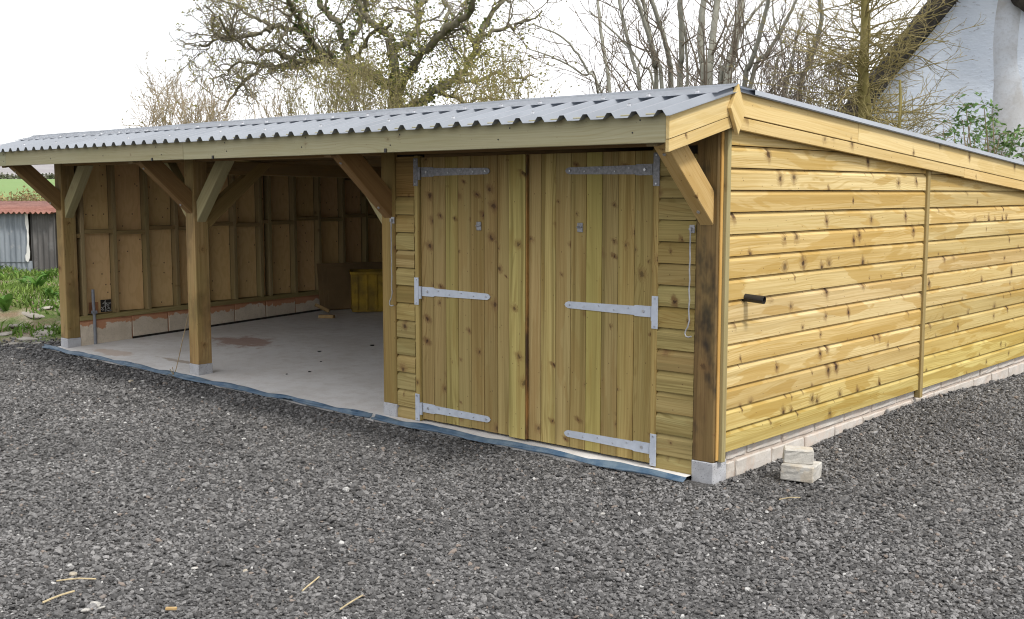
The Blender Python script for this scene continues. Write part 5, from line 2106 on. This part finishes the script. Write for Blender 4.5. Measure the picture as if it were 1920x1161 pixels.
# ------------------------------------------------------------------ hedge, grass, weeds, rubble on the left
def build_left():
    rs = np.random.default_rng(77)
    # hedge behind the tin shed
    D = 30.0
    c = at(40, 361, D)
    e = empty('hedge', (c.x, c.y, 0.2))
    tag(e, 'brown leafless hedge behind the rusty tin roof at left edge', 'hedge')
    off = np.array([c.x, c.y, 0.2])
    tw, pts = Tubes(), []
    for _ in range(900):
        u = rs.uniform(-4.5, 3.2)
        p = np.array(c + RX * u + AX * rs.normal() * 0.5)
        h = 1.30 + 0.10 * math.sin(u * 1.7) + rs.normal() * 0.06 + (0.12 if -1.6 < u < 0.6 else 0)
        p[2] = 0.1
        top = p + np.array([rs.normal() * 0.2, rs.normal() * 0.2, h])
        tw.add(np.array([p - off, (p + top) / 2 - off + rs.normal(size=3) * 0.08, top - off]), [0.014, 0.01, 0.005], 3)
        for _k in range(30):
            t = rs.uniform(0.3, 1.0)
            pts.append(p * (1 - t) + top * t + rs.normal(size=3) * 0.13 - off)
    tw.build('stems', M['twig_tan'], e)
    leaf_mesh('leaves', np.array(pts), 0.075, M['hedge'], e, rs, 1.5)
    # far hedge line at the top of the field
    c2 = at(60, 361, 165)
    e2 = empty('hedge', (c2.x, c2.y, 3.7))
    tag(e2, 'dark hedge line along the far top of the green field', 'hedge')
    pts = []
    for _ in range(5000):
        u = rs.uniform(-30, 40)
        p = np.array(AX * rs.normal() * 0.8 + RX * u)
        p[2] = abs(rs.normal()) * 0.28
        pts.append(p)
    leaf_mesh('leaves', np.array(pts), 0.4, M['far_hedge'], e2, rs, 1.3)
    # grass on the bank
    n = 16000
    d = rs.uniform(12.2, 19.5, n)
    u = -rs.uniform(0.36, 0.56, n) * d
    x = CAM.x + AX.x * d + RX.x * u
    y = CAM.y + AX.y * d + RX.y * u
    patch = np.sin(1.9 * x + 0.4) * np.sin(2.3 * y + 1.1) + 0.6 * np.sin(4.3 * x - 3.1 * y) + rs.normal(size=n) * 0.45
    dens = np.interp(d, [12.2, 13.2, 14.2, 19.5], [-1.5, -0.5, 0.9, 1.6])
    k = (patch + dens > 0.6) & (x - 0.75 * y < -9.0)
    x, y = x[k], y[k]
    n = len(x)
    z = gh(x, y) - 0.01
    h = rs.uniform(0.04, 0.13, n)
    a = rs.uniform(0, 2 * np.pi, n)
    w = rs.uniform(0.006, 0.013, n)
    lx, ly = rs.normal(size=n) * 0.06, rs.normal(size=n) * 0.06
    b0 = np.stack([x - w * np.cos(a), y - w * np.sin(a), z], 1)
    b1 = np.stack([x + w * np.cos(a), y + w * np.sin(a), z], 1)
    m0 = b0 + np.stack([lx * 0.35, ly * 0.35, h * 0.6], 1)
    m1 = b1 + np.stack([lx * 0.35, ly * 0.35, h * 0.6], 1)
    tp = np.stack([x + lx, y + ly, z + h], 1)
    v = np.stack([b0, b1, m1, m0, tp], 1).reshape(-1, 3)
    i = np.arange(n) * 5
    o = obj('grass', np_mesh('grass', v, tris=np.stack([i + 3, i + 2, i + 4], 1), quads=np.stack([i, i + 1, i + 2, i + 3], 1), mat=M['grass']), kind='stuff')
    tag(o, 'rough green grass growing on the bank before the tin shed', 'grass')
    # broad-leaved weeds
    bm = bmesh.new()
    L, W = 0.20, 0.075
    cols = 5
    rows = []
    for r in range(cols + 1):
        t = r / cols
        ww = W * math.sin(math.pi * (0.12 + 0.88 * t) ** 0.8) * (0.55 if r == cols else 1)
        zc = 0.09 * math.sin(t * 2.2) - 0.03 * t * t
        rows.append([bm.verts.new((L * t, -ww / 2, zc + 0.012)), bm.verts.new((L * t, 0, zc)), bm.verts.new((L * t, ww / 2, zc + 0.012))])
    for r0, r1 in zip(rows[:-1], rows[1:]):
        for q in range(2):
            bm.faces.new((r0[q], r1[q], r1[q + 1], r0[q + 1]))
    leaf = bm_mesh('weed_leaf', bm, M['weed'], smooth=True)
    for kk, (px, py, sc, lab) in enumerate(((10, 590, 1.25, 'broad-leaved green weed at the left edge near the rubble'), (8, 530, 1.0, 'broad-leaved green weed against tin wall at the left edge'),
                                            (33, 530, 0.9, 'upright green weed below the tin wall lap joint'), (72, 560, 1.1, 'broad-leaved green weed on the bank below dark tin sheet'),
                                            (95, 575, 1.0, 'green weed close beside the leftmost post'), (45, 555, 0.7, 'small green weed in the middle of the grassy bank'),
                                            (88, 545, 0.8, 'small green weed at the foot of the dark tin sheet'))):
        dd = np.interp(py, [530, 560, 575, 590], [17.0, 15.3, 14.6, 13.9])
        p = at(px, py, float(dd))
        p.z = float(gh(p.x, p.y))
        w = empty('weed_plant', p, rs.uniform(0, 6))
        tag(w, lab, 'weed')
        for q in range(9):
            lo = obj('leaf', leaf, w)
            lo.rotation_euler = (rs.uniform(-0.4, 0.4), -rs.uniform(0.1, 0.9), q * 0.7 + rs.uniform(-0.3, 0.3))
            s = sc * rs.uniform(0.7, 1.2)
            lo.scale = (s, s, s)
    # rubble stones at the edge of the yard
    for kk, (px, py, s) in enumerate(((8, 632, 0.11), (35, 622, 0.16), (60, 612, 0.15), (85, 603, 0.13), (100, 592, 0.10), (50, 640, 0.14), (20, 652, 0.10), (78, 630, 0.15), (98, 622, 0.12), (68, 650, 0.08), (40, 662, 0.07))):
        p = at(px, py, float(np.interp(py, [590, 610, 630, 662], [14.6, 14.0, 13.1, 12.0])))
        p.z = float(gh(p.x, p.y)) - 0.004
        bm = bmesh.new()
        bmesh.ops.create_icosphere(bm, subdivisions=3, radius=s)
        rr = random.Random(500 + kk)
        fx_ = (rr.uniform(0.9, 1.5), rr.uniform(0.7, 1.0), rr.uniform(0.14, 0.26))
        ph = rr.uniform(0, 6)
        for v in bm.verts:
            q = 1 + 0.13 * math.sin(v.co.x * 4 / s + ph) + 0.1 * math.sin(v.co.y * 5 / s + 2 * ph) + rr.uniform(-0.03, 0.03)
            v.co = Vector((v.co.x * fx_[0] * q, v.co.y * fx_[1] * q, max(-0.5, v.co.z / s) * s * fx_[2] * q))
        o = obj('rubble_stone', bm_mesh('rubble', bm, M['rubble'], smooth=False))
        o.location = p
        o.rotation_euler = (rr.uniform(-0.15, 0.15), rr.uniform(-0.15, 0.15), rr.uniform(0, 6))
        tag(o, 'flat pale rubble stone on the ground left of the leftmost post', 'stone', 'pale rubble stones by the leftmost post')


M['far_hedge'] = mk_simple('far_hedge_dark', (0.08, 0.085, 0.06), (0.13, 0.13, 0.09), 0.2, 0.95)
build_left()
